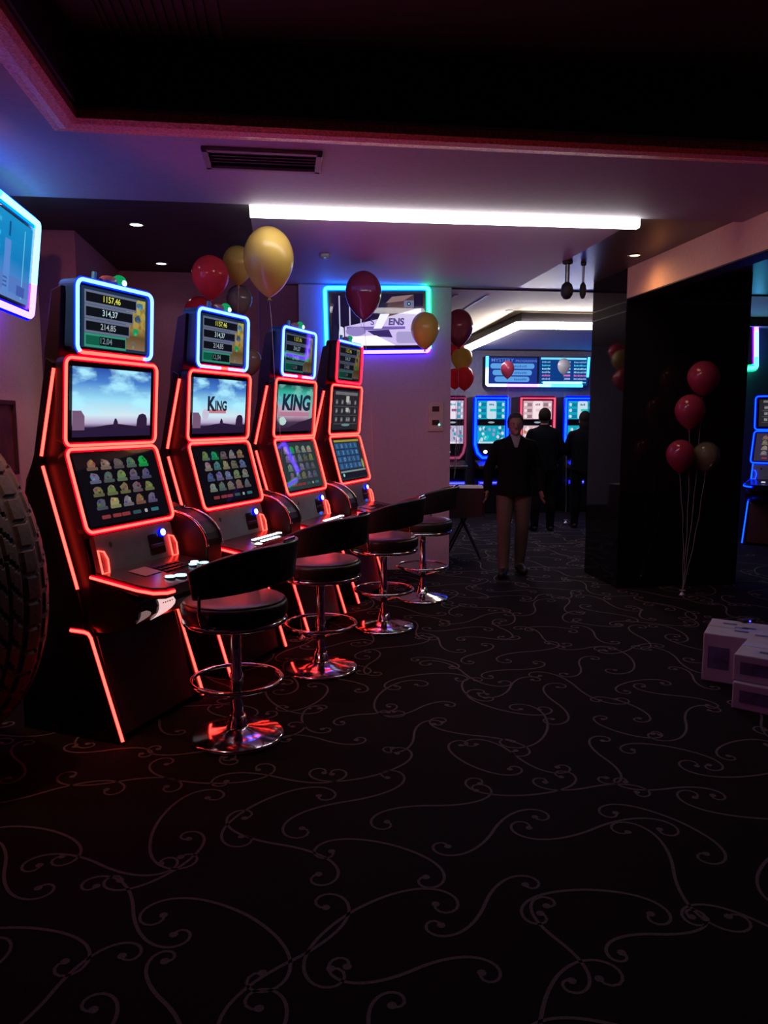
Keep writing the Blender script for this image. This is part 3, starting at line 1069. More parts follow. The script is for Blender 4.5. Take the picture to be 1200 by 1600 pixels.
        for q in range(5):
            uq = u0 + (u1 - u0) * (0.28 + 0.12 * q)
            t = PI * 0.47
            b.add([(uq, 0.102 + 0.253 * math.sin(t + e_), 0.63 + 0.12 * math.cos(t + e_)) for e_ in (0.0, 0.05)] + [(uq + 0.009, 0.102 + 0.253 * math.sin(t + e_), 0.63 + 0.12 * math.cos(t + e_)) for e_ in (0.03 + 0.02 * (q % 2), 0.0)], [(0, 1, 2, 3)], M_SMOKE)
        b.build('crescent_glow', belly, recalc=False)
    # pedestal front
    b = MM()
    b.prism([(0.085, 0.50), (0.11, 0.50), (0.235, 0.03), (0.16, 0.03)], -0.293, 0.293, mat('red_black_gloss_door', (0.035, 0.006, 0.006), 0.28))
    b.build('pedestal_door', root, bevel=0.004)
    # rounded privacy wing between this machine and the next
    if dvd:
        w = [(-0.05, 1.06), (0.06, 1.03)] + [(0.06 + 0.24 * math.sin(PI / 2 * k / 8), 0.83 + 0.185 * math.cos(PI / 2 * k / 8)) for k in range(9)] + [(0.30, 0.74), (0.02, 0.72), (-0.05, 0.8)]
        b = MM()
        b.prism(w, 0.335, 0.475, M_SMOKE)
        wing = b.build('privacy_wing', root, bevel=0.01)
        for u in (0.337, 0.473):
            b = MM()
            b.tube([(u, a + 0.003, z + 0.003) for a, z in w[1:11]], 0.0065, M_CHROME, seg=8)
            b.build('wing_edge', wing, recalc=False)
    return root


def top_first(q):      # white-blue frame with a red lower edge
    return RED_C if (q[1] < -0.155 and q[0] < 0.19) else WHT_C


def top_second(q):
    return RED_C if (q[1] < -0.155 and abs(q[0]) < 0.055) else WHT_C


def top_third(q):
    return MAG_C if (q[1] < -0.155 and abs(q[0]) < 0.03) else WHT_C


def top_fourth(q):
    return WHT_C if q[1] > 0.155 else MAG_C


def halo_of(core):
    return lambda q: RED_D if core(q) in (RED_C, MAG_C) else WHT_D


SIDE_B = mat('blue_translucent_casing', (0.01, 0.05, 0.16), 0.35)
slot_machine('nearest slot machine in the red-lit row, with clouds and rock domes on its middle screen', 0,
             (lambda p, r: jackpots(p, r, 1.0), lambda p, r: sky_pic(p, r, None, 0.0), lambda p, r: icons(p, r, 1.0)), top_first, halo_of(top_first), SIDE_B, 'few')
slot_machine('second slot machine in the red-lit row, small dark word KING on its cloudy screen', 1,
             (lambda p, r: jackpots(p, r, 0.9), lambda p, r: sky_pic(p, r, 'KING', 0.0), lambda p, r: icons(p, r, 1.0, greens=(1,))), top_second, halo_of(top_second), SIDE_B, 'many')
slot_machine('third slot machine in the red-lit row, big word KING on a green picture', 2,
             (lambda p, r: jackpots(p, r, 0.55, True), lambda p, r: king_pic(p, r), lambda p, r: icons(p, r, 1.1, haze=lin(44, 56, 58), greens=(1,))), top_third, halo_of(top_third), SIDE_B, 'many', bluebtn=1)
slot_machine('last slot machine in the red-lit row, blue tiles on its lower screen', 3,
             (lambda p, r: jackpots(p, r, 0.45, True), lambda p, r: table_pic(p, r), lambda p, r: tiles_pic(p, r)), top_fourth, halo_of(top_fourth), M_SMOKE, 'none', dvd=False, bluebtn=1)
# one blue machine at the right edge of the picture, turned towards the left
rp = at_Y(1167, 838, 9.9)
slot_machine('blue-lit slot machine at the right edge behind the column', 0,
             (lambda p, r: jackpots(p, r, 0.3, True), lambda p, r: table_pic(p, r), lambda p, r: icons(p, r, 1.2, haze=lin(50, 45, 65))), BLU_C, BLU_D, SIDE_B, 'many', dvd=False,
             red=(BLU_C, BLU_D), loc=Vector((rp.x + 0.766 * 0.36, rp.y - 0.643 * 0.36, 0)), rz=math.radians(-40), topbox=False, group='blue-lit slot machines', button_col=em((0.8, 0.85, 1.0), 1.5))


# ------------------------------------------------------------------ bar stools
def copy_tree(o, parent=None):
    c = o.copy()
    COL.objects.link(c)
    if parent:
        c.parent = parent
    for ch in [x for x in o.children]:
        copy_tree(ch, c)
    return c


def make_stool(label):
    root = thing('bar_stool', label, 'bar stool', (0, 0, 0), 0, 'chrome bar stools before the red slot machines')
    a = MB()
    a.lathe([(0.235, 0.0), (0.235, 0.010), (0.222, 0.018), (0.14, 0.034), (0.06, 0.05), (0.045, 0.06), (0.04, 0.11)], (0, 0, 0), M_CHROME, 48)
    a.build('base', root)
    a = MB()
    a.lathe([(0.033, 0.09), (0.033, 0.33), (0.026, 0.34), (0.026, 0.60)], (0, 0, 0), M_CHROME, 24)
    a.build('pole', root)
    a = MB()
    a.torus((0, 0, 0.30), 0.225, 0.011, M_CHROME, 56, 10)
    fr_ = a.build('foot_ring', root)
    for k in range(3):
        a = MB()
        t = 2 * PI * k / 3 + 0.4
        a.tube([(0.03 * math.cos(t), 0.03 * math.sin(t), 0.22), (0.22 * math.cos(t), 0.22 * math.sin(t), 0.297)], 0.008, M_CHROME, seg=8)
        a.build('ring_spoke', fr_)
    a = MB()
    a.lathe([(0.10, 0.585), (0.255, 0.60), (0.262, 0.612), (0.255, 0.625), (0.24, 0.625)], (0, 0, 0), M_CHROME, 48)
    rim_ = a.build('seat_rim', root)
    a = MB()
    a.lathe([(0.20, 0.622), (0.252, 0.628), (0.262, 0.65), (0.262, 0.695), (0.252, 0.712)], (0, 0, 0), M_VINYL, 48)
    a.lathe([(0.252, 0.712), (0.235, 0.722), (0.20, 0.727), (0.10, 0.722), (0.004, 0.720)], (0, 0, 0), M_SEAT_LIT, 48)
    rim_.parent = a.build('seat', root)
    # wrap-round backrest on the -Y side
    a = MB()
    n = 26
    ins, outs = [], []
    for k in range(n + 1):
        t = -PI / 2 + math.radians(104) * (2 * k / n - 1)
        e = abs(2 * k / n - 1)
        z0 = 0.825 - 0.065 * e ** 1.5
        z1 = 1.02 - 0.12 * e ** 2.6
        ins.append(((0.255 * math.cos(t), 0.255 * math.sin(t), z0), (0.278 * math.cos(t), 0.278 * math.sin(t), z1)))
        outs.append(((0.298 * math.cos(t), 0.298 * math.sin(t), z0), (0.322 * math.cos(t), 0.322 * math.sin(t), z1)))
    for k in range(n):
        q = [ins[k][0], ins[k][1], outs[k][1], outs[k][0]]
        r = [ins[k + 1][0], ins[k + 1][1], outs[k + 1][1], outs[k + 1][0]]
        a.loft(q, r, M_VINYL, caps=(k in (0, n - 1)), smooth=True)
    o = a.build('backrest', root)
    bm = bmesh.new(); bm.from_mesh(o.data)
    bmesh.ops.remove_doubles(bm, verts=bm.verts, dist=1e-5)
    bmesh.ops.recalc_face_normals(bm, faces=bm.faces)
    bm.to_mesh(o.data); bm.free()
    bv = o.modifiers.new('bevel', 'BEVEL'); bv.width = 0.014; bv.segments = 3; bv.limit_method = 'ANGLE'
    for s in (-1, 1):
        a = MB()
        t = -PI / 2 + s * math.radians(94)
        cs, sn = math.cos(t), math.sin(t)
        a.tube([(0.2 * cs, 0.2 * sn, 0.618), (0.285 * cs, 0.285 * sn, 0.64), (0.305 * cs, 0.305 * sn, 0.70), (0.300 * cs, 0.300 * sn, 0.79)], 0.009, M_CHROME, seg=8)
        a.build('back_bracket', o)
    a = MB()
    a.tube([(-0.06, -0.292, 1.00), (-0.055, -0.300, 1.028), (0.055, -0.300, 1.028), (0.06, -0.292, 1.00)], 0.008, M_CHROME, seg=8)
    a.build('back_handle', o)
    return root


ST = [(-0.744, 3.701), (-0.406, 4.752), (0.0, 5.744), (0.347, 6.702)]
SL = ['nearest black and chrome bar stool, before the first red slot machine',
      'second bar stool from the camera, before the second red slot machine',
      'third bar stool from the camera, before the third red slot machine',
      'farthest bar stool of the row, by the mauve wall']
st0 = make_stool(SL[0])
for i, (x, y) in enumerate(ST):
    s = st0 if i == 0 else copy_tree(st0)
    s.location = (x, y, 0.002)
    s.rotation_euler = (0, 0, math.radians([69 + 4, 69 - 3, 69 + 2, 69][i]))
    s['label'] = SL[i]


# ------------------------------------------------------------------ televisions
def tv(name, label, corners, depth, draw, core, halo, r=0.014, cat='television', back=None):
    """corners TL, TR, BR, BL in world space; TV body behind, lit tube round it"""
    TL, TR, BR, BL = [Vector(c) for c in corners]
    O = (TL + TR + BR + BL) / 4
    X = ((TR - TL) + (BR - BL)).normalized()
    Yv = ((TL - BL) + (TR - BR))
    Yv = (Yv - X * Yv.dot(X)).normalized()
    N = X.cross(Yv)
    w = ((TR - TL).length + (BR - BL).length) / 2
    h = ((TL - BL).length + (TR - BR).length) / 2
    root = thing(name, label, cat, O)
    T = lambda p: p - O
    a = MB(T)
    pn = Panel(a, O, X, Yv, N, w, h)
    o = [(-w / 2 + .02, -h / 2 + .02), (w / 2 - .02, -h / 2 + .02), (w / 2 - .02, h / 2 - .02), (-w / 2 + .02, h / 2 - .02)]
    a.loft([pn.P(x, y, -0.002) for x, y in o], [pn.P(x * 0.96, y * 0.96, -depth) for x, y in o], M_BLACK)
    a.build('casing', root)
    a = MB(T)
    pn = Panel(a, O, X, Yv, N, w - 0.12, h - 0.11)
    pn.fill(M_GLASS, 0.0)
    draw(pn)
    a.build('screen', root, recalc=False)
    a = MB(T)
    pn = Panel(a, O, X, Yv, N, w - 0.09, h - 0.08)
    pn.rect(-pn.w / 2, -pn.h / 2, pn.w / 2, pn.h / 2, glass_pane(), 0.008)
    a.build('screen_glass', root, recalc=False)
    a = MB(T)
    pn = Panel(a, O, X, Yv, N, w, h)
    cf = lambda q: core((pn.X.dot(q - O) / w, pn.Y.dot(q - O) / h))
    df = lambda q: halo((q[0] / w, q[1] / h))
    band(pn, w, h, 0.03, r * 1.7, df, 0.0)
    a.tube([pn.P(x, y, r * 0.6) for x, y in frame_path(w, h, 0.03, 20)], r, None, closed=True, seg=8, matf=cf)
    a.build('neon_frame', root, recalc=False)
    if back is not None:
        a = MB(T)
        c = O - N * depth * 0.5
        q = c + Vector(back)
        a.tube([c, q], 0.03, M_MATTE, seg=10)
        a.build('wall_bracket', root)
    return root


def pic_left(pn):
    w, h = pn.w, pn.h
    rnd = random.Random(3)
    pn.fill(sky_screen('pale_blue_broadcast_picture', [(0, lin(110, 150, 225)), (0.25, lin(80, 150, 230)), (0.5, lin(10, 140, 215)), (1, lin(30, 165, 230))], cloud=lin(40, 130, 210), scale=2, amount=0.25, s=0.95))
    pn.rect(w * 0.36, -h * 0.46, w * 0.375, h * 0.42, em(lin(110, 210, 250)), 0.002)
    pn.rect(w * 0.05, -h * 0.45, w * 0.15, h * 0.2, em(lin(95, 150, 230)), 0.002)
    pn.rect(w * 0.10, h * 0.24, w * 0.13, h * 0.42, em(lin(10, 95, 150)), 0.002)
    pn.rect(-w * 0.5, -h * 0.42, w * 0.5, -h * 0.22, em(lin(95, 140, 225), 0.9), 0.0015)
    pn.rect(w * 0.28, -h * 0.43, w * 0.42, -h * 0.3, em(lin(70, 100, 190)), 0.0025)
    for k in range(4):
        pn.rect(-w * 0.4, h * (0.35 - 0.16 * k), -w * 0.02, h * (0.40 - 0.16 * k), em(lin(60, 185, 240)), 0.002)
    for k in range(3):
        pn.glyphs(w * 0.08, -h * (0.27 + 0.05 * k), h * 0.03, 6, em(lin(60, 80, 150)), 0.003, rnd)


def left_core(q):
    x, y = q
    if y > 0.46 and x < 0.4:
        return ICE_C if x > -0.1 else CYA_C
    if x > 0.4 and y > -0.1:
        return ICE_C
    return WPK_C


def left_halo(q):
    x, y = q
    if y < -0.42:
        return BLU_D
    if x > 0.4:
        return GRN_D if y > 0.2 else PUR_D
    return CYA_D


# left television: its right-hand end is in the picture, the rest lies outside the frame; it leans forward at the top
tr, br = on_a(57, 350, 5.15), on_a(46, 494, 5.15)
d = AV * 1.1
tv('television', 'wall television with white, green and violet neon edge at the upper left', (tr - d, tr, br, br - d), 0.06, pic_left, left_core, left_halo, 0.019, back=-BV * 0.18 + Vector((0, 0, 0)))


def pic_racing(pn):
    w, h = pn.w, pn.h
    rnd = random.Random(5)
    pn.fill(em(lin(26, 20, 52)))
    for x in (-0.42, -0.31, -0.19):
        pn.rect(x * w, -h * 0.2, x * w + w * 0.014, h * 0.46, em(lin(190, 185, 225)), 0.002)
    # pale car body rising to the right
    pn.poly([(-w * 0.36, -h * 0.48), (w * 0.48, -h * 0.48), (w * 0.48, h * 0.22), (w * 0.36, h * 0.2), (w * 0.1, h * 0.06), (-w * 0.1, -h * 0.02), (-w * 0.36, -h * 0.12)], em(lin(205, 188, 240), 1.1), 0.0015)
    pn.poly([(w * 0.08, h * 0.05), (w * 0.48, h * 0.23), (w * 0.48, h * 0.05), (w * 0.1, -h * 0.04)], em(lin(215, 205, 240)), 0.002)
    pn.poly([(w * 0.08, h * 0.16), (w * 0.14, h * 0.40), (w * 0.40, h * 0.47), (w * 0.40, h * 0.2), (w * 0.12, h * 0.07)], em(lin(80, 56, 62)), 0.0025)
    pn.poly([(w * 0.09, h * 0.32), (w * 0.16, h * 0.44), (w * 0.40, h * 0.48), (w * 0.28, h * 0.36)], em(lin(140, 112, 112)), 0.003)
    pn.rrect(w * 0.29, h * 0.24, w * 0.40, h * 0.37, 0.01, em(lin(110, 110, 150)), 0.0035)
    pn.ell(w * 0.345, h * 0.305, w * 0.022, w * 0.022, em(lin(30, 40, 60)), 0.004)
    pn.ell(w * 0.345, h * 0.305, w * 0.009, w * 0.009, em(lin(160, 220, 230)), 0.0045)
    pn.poly([(-w * 0.05, -h * 0.16), (w * 0.04, -h * 0.16), (w * 0.13, h * 0.12), (w * 0.03, h * 0.12)], em(lin(232, 232, 255), 1.2), 0.004)
    pn.text('S', -w * 0.06, -h * 0.03, h * 0.12, em(lin(70, 58, 120)), 0.0045)
    pn.text('ENS\0', w * 0.205, -h * 0.03, h * 0.14, em(lin(92, 78, 140)), 0.0035, shear=0.1)
    pn.poly([(-w * 0.34, -h * 0.12), (w * 0.3, -h * 0.12), (w * 0.3, -h * 0.17), (-w * 0.34, -h * 0.2)], em(lin(120, 100, 180)), 0.003)
    pn.poly([(-w * 0.12, -h * 0.2), (w * 0.12, -h * 0.18), (w * 0.16, -h * 0.33), (-w * 0.02, -h * 0.31)], em(lin(58, 44, 105)), 0.003)
    pn.ell(-w * 0.24, -h * 0.21, w * 0.11, h * 0.09, em(lin(150, 135, 200)), 0.0035)
    pn.poly([(-w * 0.30, -h * 0.31), (-w * 0.02, -h * 0.29), (w * 0.19, -h * 0.48), (-w * 0.36, -h * 0.48)], em(lin(250, 235, 250), 1.4), 0.004)
    pn.rrect(w * 0.2, -h * 0.44, w * 0.46, -h * 0.22, 0.03, em(lin(170, 160, 210)), 0.0042)
    for s in (-1, 1):
        pn.blob(-w * 0.43 + s * w * 0.03, -h * 0.28, w * 0.03, h * 0.2, em(lin(225, 225, 250) if s > 0 else lin(30, 26, 60)), 0.0036, rnd)


def racing_core(q):
    x, y = q
    if y < -0.44:
        return WPK_C if x > -0.42 else CYA_C
    if x > 0.44:
        return GRN_C if y > -0.2 else WPK_C
    return CYA_C


def racing_halo(q):
    x, y = q
    if y < -0.42:
        return PUR_D if x > 0.2 else BLU_D
    if x > 0.42:
        return GRN_D
    return GRN_D if (y > 0.42 and x > 0.15) else CYA_D


tv('television', 'television with cyan, green and pink neon edge on the mauve wall', (on_a(509, 450, 7.86), on_a(671, 450, 7.86), on_a(669, 549, 7.88), on_a(509, 551, 7.88)), 0.05, pic_racing, racing_core, racing_halo, 0.017)


def pic_dim(pn):
    pn.fill(em(lin(10, 16, 30)))


tv('television', 'television with white and green neon edge at the far right', (on_a(1060, 512, 9.80), on_a(1181, 498, 9.80), on_a(1180, 577, 9.82), on_a(1060, 582, 9.82)), 0.05, pic_dim,
   lambda q: (WPK_C if q[1] > 0.3 else (ICE_C if q[1] > -0.25 else GRN_C)) if q[0] > 0 else PUR_C, lambda q: GRN_D if q[1] < -0.1 else PUR_D, 0.028)

# wide two-display jackpot board in the back room
AB = 13.35
TLb, BRb = on_a(761, 556, AB), on_a(919, 603, AB)
OB = (TLb + BRb) / 2
root = thing('jackpot_board', 'wide blue jackpot board of two displays over the back room machines', 'display board', OB)
TB = lambda p: p - OB
X, Yv, N = BV.copy(), Vector((0, 0, 1)), -AV
wb, hb = (BRb - TLb).dot(BV), TLb.z - BRb.z
rndb = random.Random(9)
a = MB(TB)
pn = Panel(a, OB, X, Yv, N, wb, hb)
a.loft([pn.P(-wb / 2, -hb / 2, -.01), pn.P(wb / 2, -hb / 2, -.01), pn.P(wb / 2, hb / 2, -.01), pn.P(-wb / 2, hb / 2, -.01)],
       [pn.P(-wb / 2, -hb / 2, -.3), pn.P(wb / 2, -hb / 2, -.3), pn.P(wb / 2, hb / 2, -.3), pn.P(-wb / 2, hb / 2, -.3)], M_MATTE)
a.build('casing', root)
a = MB(TB)
O1 = OB - X * wb * 0.245
pn = Panel(a, O1, X, Yv, N, wb * 0.47, hb * 0.9)
pn.fill(em(lin(28, 52, 140)))
pn.text('MYSTERY', -pn.w * 0.22, pn.h * 0.40, pn.h * 0.13, em(lin(96, 128, 200)), 0.004, wide=pn.w * 0.46)
pn.text('PROGRESSIVE', pn.w * 0.27, pn.h * 0.375, pn.h * 0.09, em(lin(96, 128, 200)), 0.004, wide=pn.w * 0.44)
for k in range(3):
    y = pn.h * (0.18 - 0.25 * k)
    x0, x1 = -pn.w * (0.47 - 0.045 * k), pn.w * (0.44 - 0.05 * k)
    pn.rrect(x0, y - pn.h * 0.1, x1, y + pn.h * 0.1, pn.h * 0.09, em(lin(86, 150, 215), 1.15), 0.003)
    pn.glyphs(pn.w * 0.15, y, pn.h * 0.09, 7, em(lin(60, 110, 190)), 0.005, rndb)
a.build('display', root, recalc=False)
a = MB(TB)
O2 = OB + X * wb * 0.25
pn = Panel(a, O2, X, Yv, N, wb * 0.48, hb * 0.98)
pn.fill(em(lin(16, 60, 130)))
for k in range(8):
    y = pn.h * (0.44 - 0.118 * k)
    c = [(120, 225, 245), (120, 170, 220), (70, 200, 230), (150, 225, 245), (140, 190, 235), (210, 110, 190), (150, 170, 220), (130, 215, 235)][k]
    if k == 0:
        pn.rect(-pn.w * 0.47, y - pn.h * 0.035, pn.w * 0.47, y + pn.h * 0.035, em(lin(*c)), 0.003)
        continue
    pn.glyphs(-pn.w * 0.36, y, pn.h * 0.065, 6, em(lin(*c)), 0.003, rndb)
    pn.rect(-pn.w * (0.10 - 0.02 * k), y - pn.h * 0.03, pn.w * 0.14, y + pn.h * 0.03, em(lin(*c)), 0.003)
    pn.glyphs(pn.w * 0.34, y, pn.h * 0.065, 9, em(lin(*c)), 0.003, rndb)
a.build('display', root, recalc=False)
a = MB(TB)
pn = Panel(a, OB, X, Yv, N, wb, hb)
path = [(-wb / 2, hb * 0.48), (-wb / 2, hb * 0.1), (-wb / 2, -hb * 0.3), (-wb / 2, -hb * 0.47), (-wb * 0.49, -hb * 0.5)] + [(-wb / 2 + wb * k / 16, -hb * 0.5) for k in range(1, 16)]


def bc_(q):
    x = (q - OB).dot(X) / wb
    z = (q - OB).z / hb
    if x < -0.47 and z > 0:
        return CYA_C
    if x < -0.3:
        return em((0.75, 0.9, 1.0), 2.4)
    if x < 0.0:
        return WPK_C
    return ICE_C if x < 0.12 else CYA_C


a.tube([pn.P(x, y, 0.02) for x, y in path], 0.027, None, seg=8, matf=bc_)
a.tube([pn.P(wb * 0.05, -hb * 0.40, 0.02), pn.P(wb * 0.43, -hb * 0.40, 0.02)], 0.02, ICE_C, seg=8)
a.tube([pn.P(wb * 0.495, hb * 0.48, 0.02), pn.P(wb * 0.487, -hb * 0.2, 0.02)], 0.022, CYA_C, seg=8)
a.build('neon_frame', root, recalc=False)


# ------------------------------------------------------------------ upright machines of the back room
def back_machine(label, px0, px1, core, halo, pal, seed, a0=12.75, turn=0.0, group='upright machines in the back room'):
    p0, p1 = on_a(px0, 656, a0), on_a(px1, 656, a0)
    w = (p1 - p0).length
    c = (p0 + p1) / 2
    root = thing('gaming_cabinet', label, 'slot machine', (c.x, c.y, 0), TH + turn, group)
    zt, zb = on_a(765, 622, a0).z, on_a(765, 715, a0).z
    rnd = random.Random(seed)
    h = w / 2
    a = MB()
    a.box((-h - 0.02, 0.02, 0.0), (h + 0.02, 0.55, zt + 0.03), M_BLACK)
    a.build('cabinet_body', root, bevel=0.02)
    out = [(h, zt), (-h, zt), (-h, zb + 0.22), (-h * 0.84, zb + 0.08), (-h * 0.55, zb), (h * 0.55, zb), (h * 0.84, zb + 0.08), (h, zb + 0.22)]
    a = MB()
    a.tube([(x, -0.005, z) for x, z in out], 0.022, core, closed=True, seg=8)
    for i in range(len(out)):
        (x0, z0), (x1, z1) = out[i], out[(i + 1) % len(out)]
        d_ = Vector((x1 - x0, 0, z1 - z0)).normalized()
        n_ = Vector((d_.z, 0, -d_.x)) * 0.04
        a.add([(x0 - n_.x, 0.012, z0 - n_.z), (x1 - n_.x, 0.012, z1 - n_.z), (x1 + n_.x, 0.012, z1 + n_.z), (x0 + n_.x, 0.012, z0 + n_.z)], [(0, 1, 2, 3)], halo)
    a.build('neon_frame', root, recalc=False)
    z1, z2, z3, z4 = on_a(765, 626, a0).z, on_a(765, 655, a0).z, on_a(765, 665, a0).z, on_a(765, 693, a0).z
    for (za, zc, mode) in ((z1, z2, 0), (z3, z4, 1)):
        a = MB()
        pn = Panel(a, (0, 0.012, (za + zc) / 2), (1, 0, 0), (0, 0, 1), (0, -1, 0), w * 0.86, za - zc)
        pn.fill(em(pal[0], 0.95))
        if mode == 0:
            for j in range(3):
                for s in (-1, 1):
                    pn.rect(s * pn.w * 0.28 - pn.w * 0.08, pn.h * (0.3 - 0.32 * j) - pn.h * 0.1, s * pn.w * 0.28 + pn.w * 0.08, pn.h * (0.3 - 0.32 * j) + pn.h * 0.08, em(pal[1]), 0.002)
                    pn.blob(s * pn.w * 0.42, pn.h * (0.3 - 0.32 * j), pn.w * 0.05, pn.h * 0.1, em(pal[2]), 0.003, rnd)
            pn.rrect(-pn.w * 0.17, -pn.h * 0.48, pn.w * 0.17, pn.h * 0.48, 0.03, em(pal[2]), 0.004)
            pn.rect(-pn.w * 0.06, -pn.h * 0.08, pn.w * 0.17, pn.h * 0.06, em(pal[3]), 0.005)
            pn.glyphs(0, pn.h * 0.3, pn.h * 0.12, 3, em(pal[1]), 0.006, rnd)
        else:
            for q in range(26):
                pn.blob(rnd.uniform(-0.44, 0.44) * pn.w, rnd.uniform(-0.40, 0.42) * pn.h, pn.w * 0.055, pn.h * 0.1, em(rnd.choice(pal[1:])), 0.002 + 0.0002 * q, rnd)
            pn.rect(-pn.w * 0.46, -pn.h * 0.49, pn.w * 0.3, -pn.h * 0.40, em(pal[2]), 0.009)
        a.build('screen', root, recalc=False)
    a = MB()
    zl = (z2 + z3) / 2
    a.ell((0, 0.012, zl), (0.06, 0.006, 0.016), em((0.6, 0.8, 0.9), 0.5), 12, 6)
    a.build('badge', root)
    # deck and foot lights
    a = MB()
    zd = zb - 0.02
    a.loft([(-h, -0.26, zd - 0.1), (h, -0.26, zd - 0.1), (h, 0.05, zd - 0.02), (-h, 0.05, zd - 0.02)], [(-h, -0.26, zd - 0.16), (h, -0.26, zd - 0.16), (h, 0.05, zd - 0.16), (-h, 0.05, zd - 0.16)], M_DECK)
    a.build('button_deck', root, bevel=0.01)
    a = MB()
    a.ell((-h * 0.35, -0.0, zb + 0.1), (0.035, 0.02, 0.03), em((0.9, 0.95, 1.0), 2.5), 12, 8)
    a.build('card_light', root)
    zf = on_a(765, 753, a0).z
    a = MB()
    a.box((-h * 0.92, -0.12, 0.0), (h * 0.92, 0.04, zf - 0.05), M_BLACK)
    a.build('pedestal', root, bevel=0.01)
    a = MB()
    a.box((-h * 0.88, -0.150, zf - 0.035), (h * 0.88, -0.12, zf + 0.025), em((0.02, 0.02, 1.0), 1.1))
    a.box((-h * 0.82, -0.156, zf - 0.012), (h * 0.82, -0.15, zf + 0.008), em((0.2, 0.25, 1.0), 1.2))
    a.build('foot_light', root)
    return root


PAL_B = [lin(20, 165, 190), lin(15, 120, 160), lin(200, 220, 235), lin(40, 200, 200), lin(150, 150, 200)]
PAL_P = [lin(215, 180, 190), lin(150, 120, 130), lin(245, 225, 230), lin(230, 200, 205), lin(200, 120, 70)]
PAL_W = [lin(190, 180, 210), lin(60, 160, 190), lin(235, 225, 240), lin(150, 90, 140), lin(120, 120, 170)]
back_machine('blue-framed upright slot machine left of the person in the dark jacket', 743, 793, BLU_C, BLU_D, PAL_B, 1)
back_machine('pink-framed upright slot machine behind the silhouetted person', 814, 866, em((1.0, 0.15, 0.25), 0.9), em((0.4, 0.0, 0.05), 0.4), PAL_P, 2)
back_machine('blue-framed upright slot machine partly behind the black column', 884, 936, BLU_C, BLU_D, PAL_B, 3)
back_machine('upright machine half hidden by the end of the mauve wall', 688, 727, em((0.5, 0.1, 0.2), 0.6), em((0.12, 0.0, 0.05), 0.4), PAL_W, 4)


# ------------------------------------------------------------------ balloons
def latex(name, col, see=0.0, rough=0.12):
    """thin rubber: light shines through it, a soft gloss on top"""
    m = bpy.data.materials.new(name)
    m.use_nodes = True
    nt = m.node_tree
    nt.nodes.clear()
    N = nt.nodes.new
    lk = nt.links.new
    tc = N('ShaderNodeTexCoord')
    nz = N('ShaderNodeTexNoise')
    nz.inputs['Scale'].default_value = 4
    lk(tc.outputs['Object'], nz.inputs['Vector'])
    cr = N('ShaderNodeValToRGB')
    cr.color_ramp.elements[0].color = (*[c * 0.93 for c in col], 1)
    cr.color_ramp.elements[1].color = (*[min(1, c * 1.05) for c in col], 1)
    lk(nz.outputs['Fac'], cr.inputs[0])
    d = N('ShaderNodeBsdfDiffuse')
    t = N('ShaderNodeBsdfTranslucent')
    lk(cr.outputs[0], d.inputs[0])
    lk(cr.outputs[0], t.inputs[0])
    a = N('ShaderNodeMixShader')
    a.inputs[0].default_value = 0.45
    lk(d.outputs[0], a.inputs[1])
    lk(t.outputs[0], a.inputs[2])
    tr = N('ShaderNodeBsdfTransparent')
    tr.inputs[0].default_value = (*[0.5 + 0.5 * c for c in col], 1)
    b = N('ShaderNodeMixShader')
    b.inputs[0].default_value = see
    lk(a.outputs[0], b.inputs[1])
    lk(tr.outputs[0], b.inputs[2])
    fr = N('ShaderNodeFresnel')
    fr.inputs[0].default_value = 1.42
    g = N('ShaderNodeBsdfGlossy')
    g.inputs['Roughness'].default_value = rough
    c = N('ShaderNodeMixShader')
    lk(fr.outputs[0], c.inputs[0])
    lk(b.outputs[0], c.inputs[1])
    lk(g.outputs[0], c.inputs[2])
    o = N('ShaderNodeOutputMaterial')
    lk(c.outputs[0], o.inputs[0])
    return m


L_RED = latex('red_latex', (1.0, 0.07, 0.10))
L_RED_DIM = latex('dimmed_red_latex', (0.42, 0.05, 0.11), 0.12)  # red latex, weaker light on these balloons put into the colour
L_GOLD = latex('gold_latex', (0.80, 0.55, 0.13), rough=0.22)
L_CLEAR = latex('clear_gold_latex', (0.55, 0.46, 0.30), 0.6)
L_GREY = latex('pearl_grey_latex', (0.7, 0.68, 0.72))
L_STR = mat('white_ribbon', (0.5, 0.46, 0.48), 0.5)
BPROF = [(max(0.02, (1 - (k / 12) ** 1.8) ** 0.75), 0.2 - 1.22 * k / 12) for k in range(12, 0, -1)] + [(max(0.015, math.cos(PI / 2 * k / 9)), 0.2 + 0.98 * math.sin(PI / 2 * k / 9)) for k in range(10)]
BMESH = {}


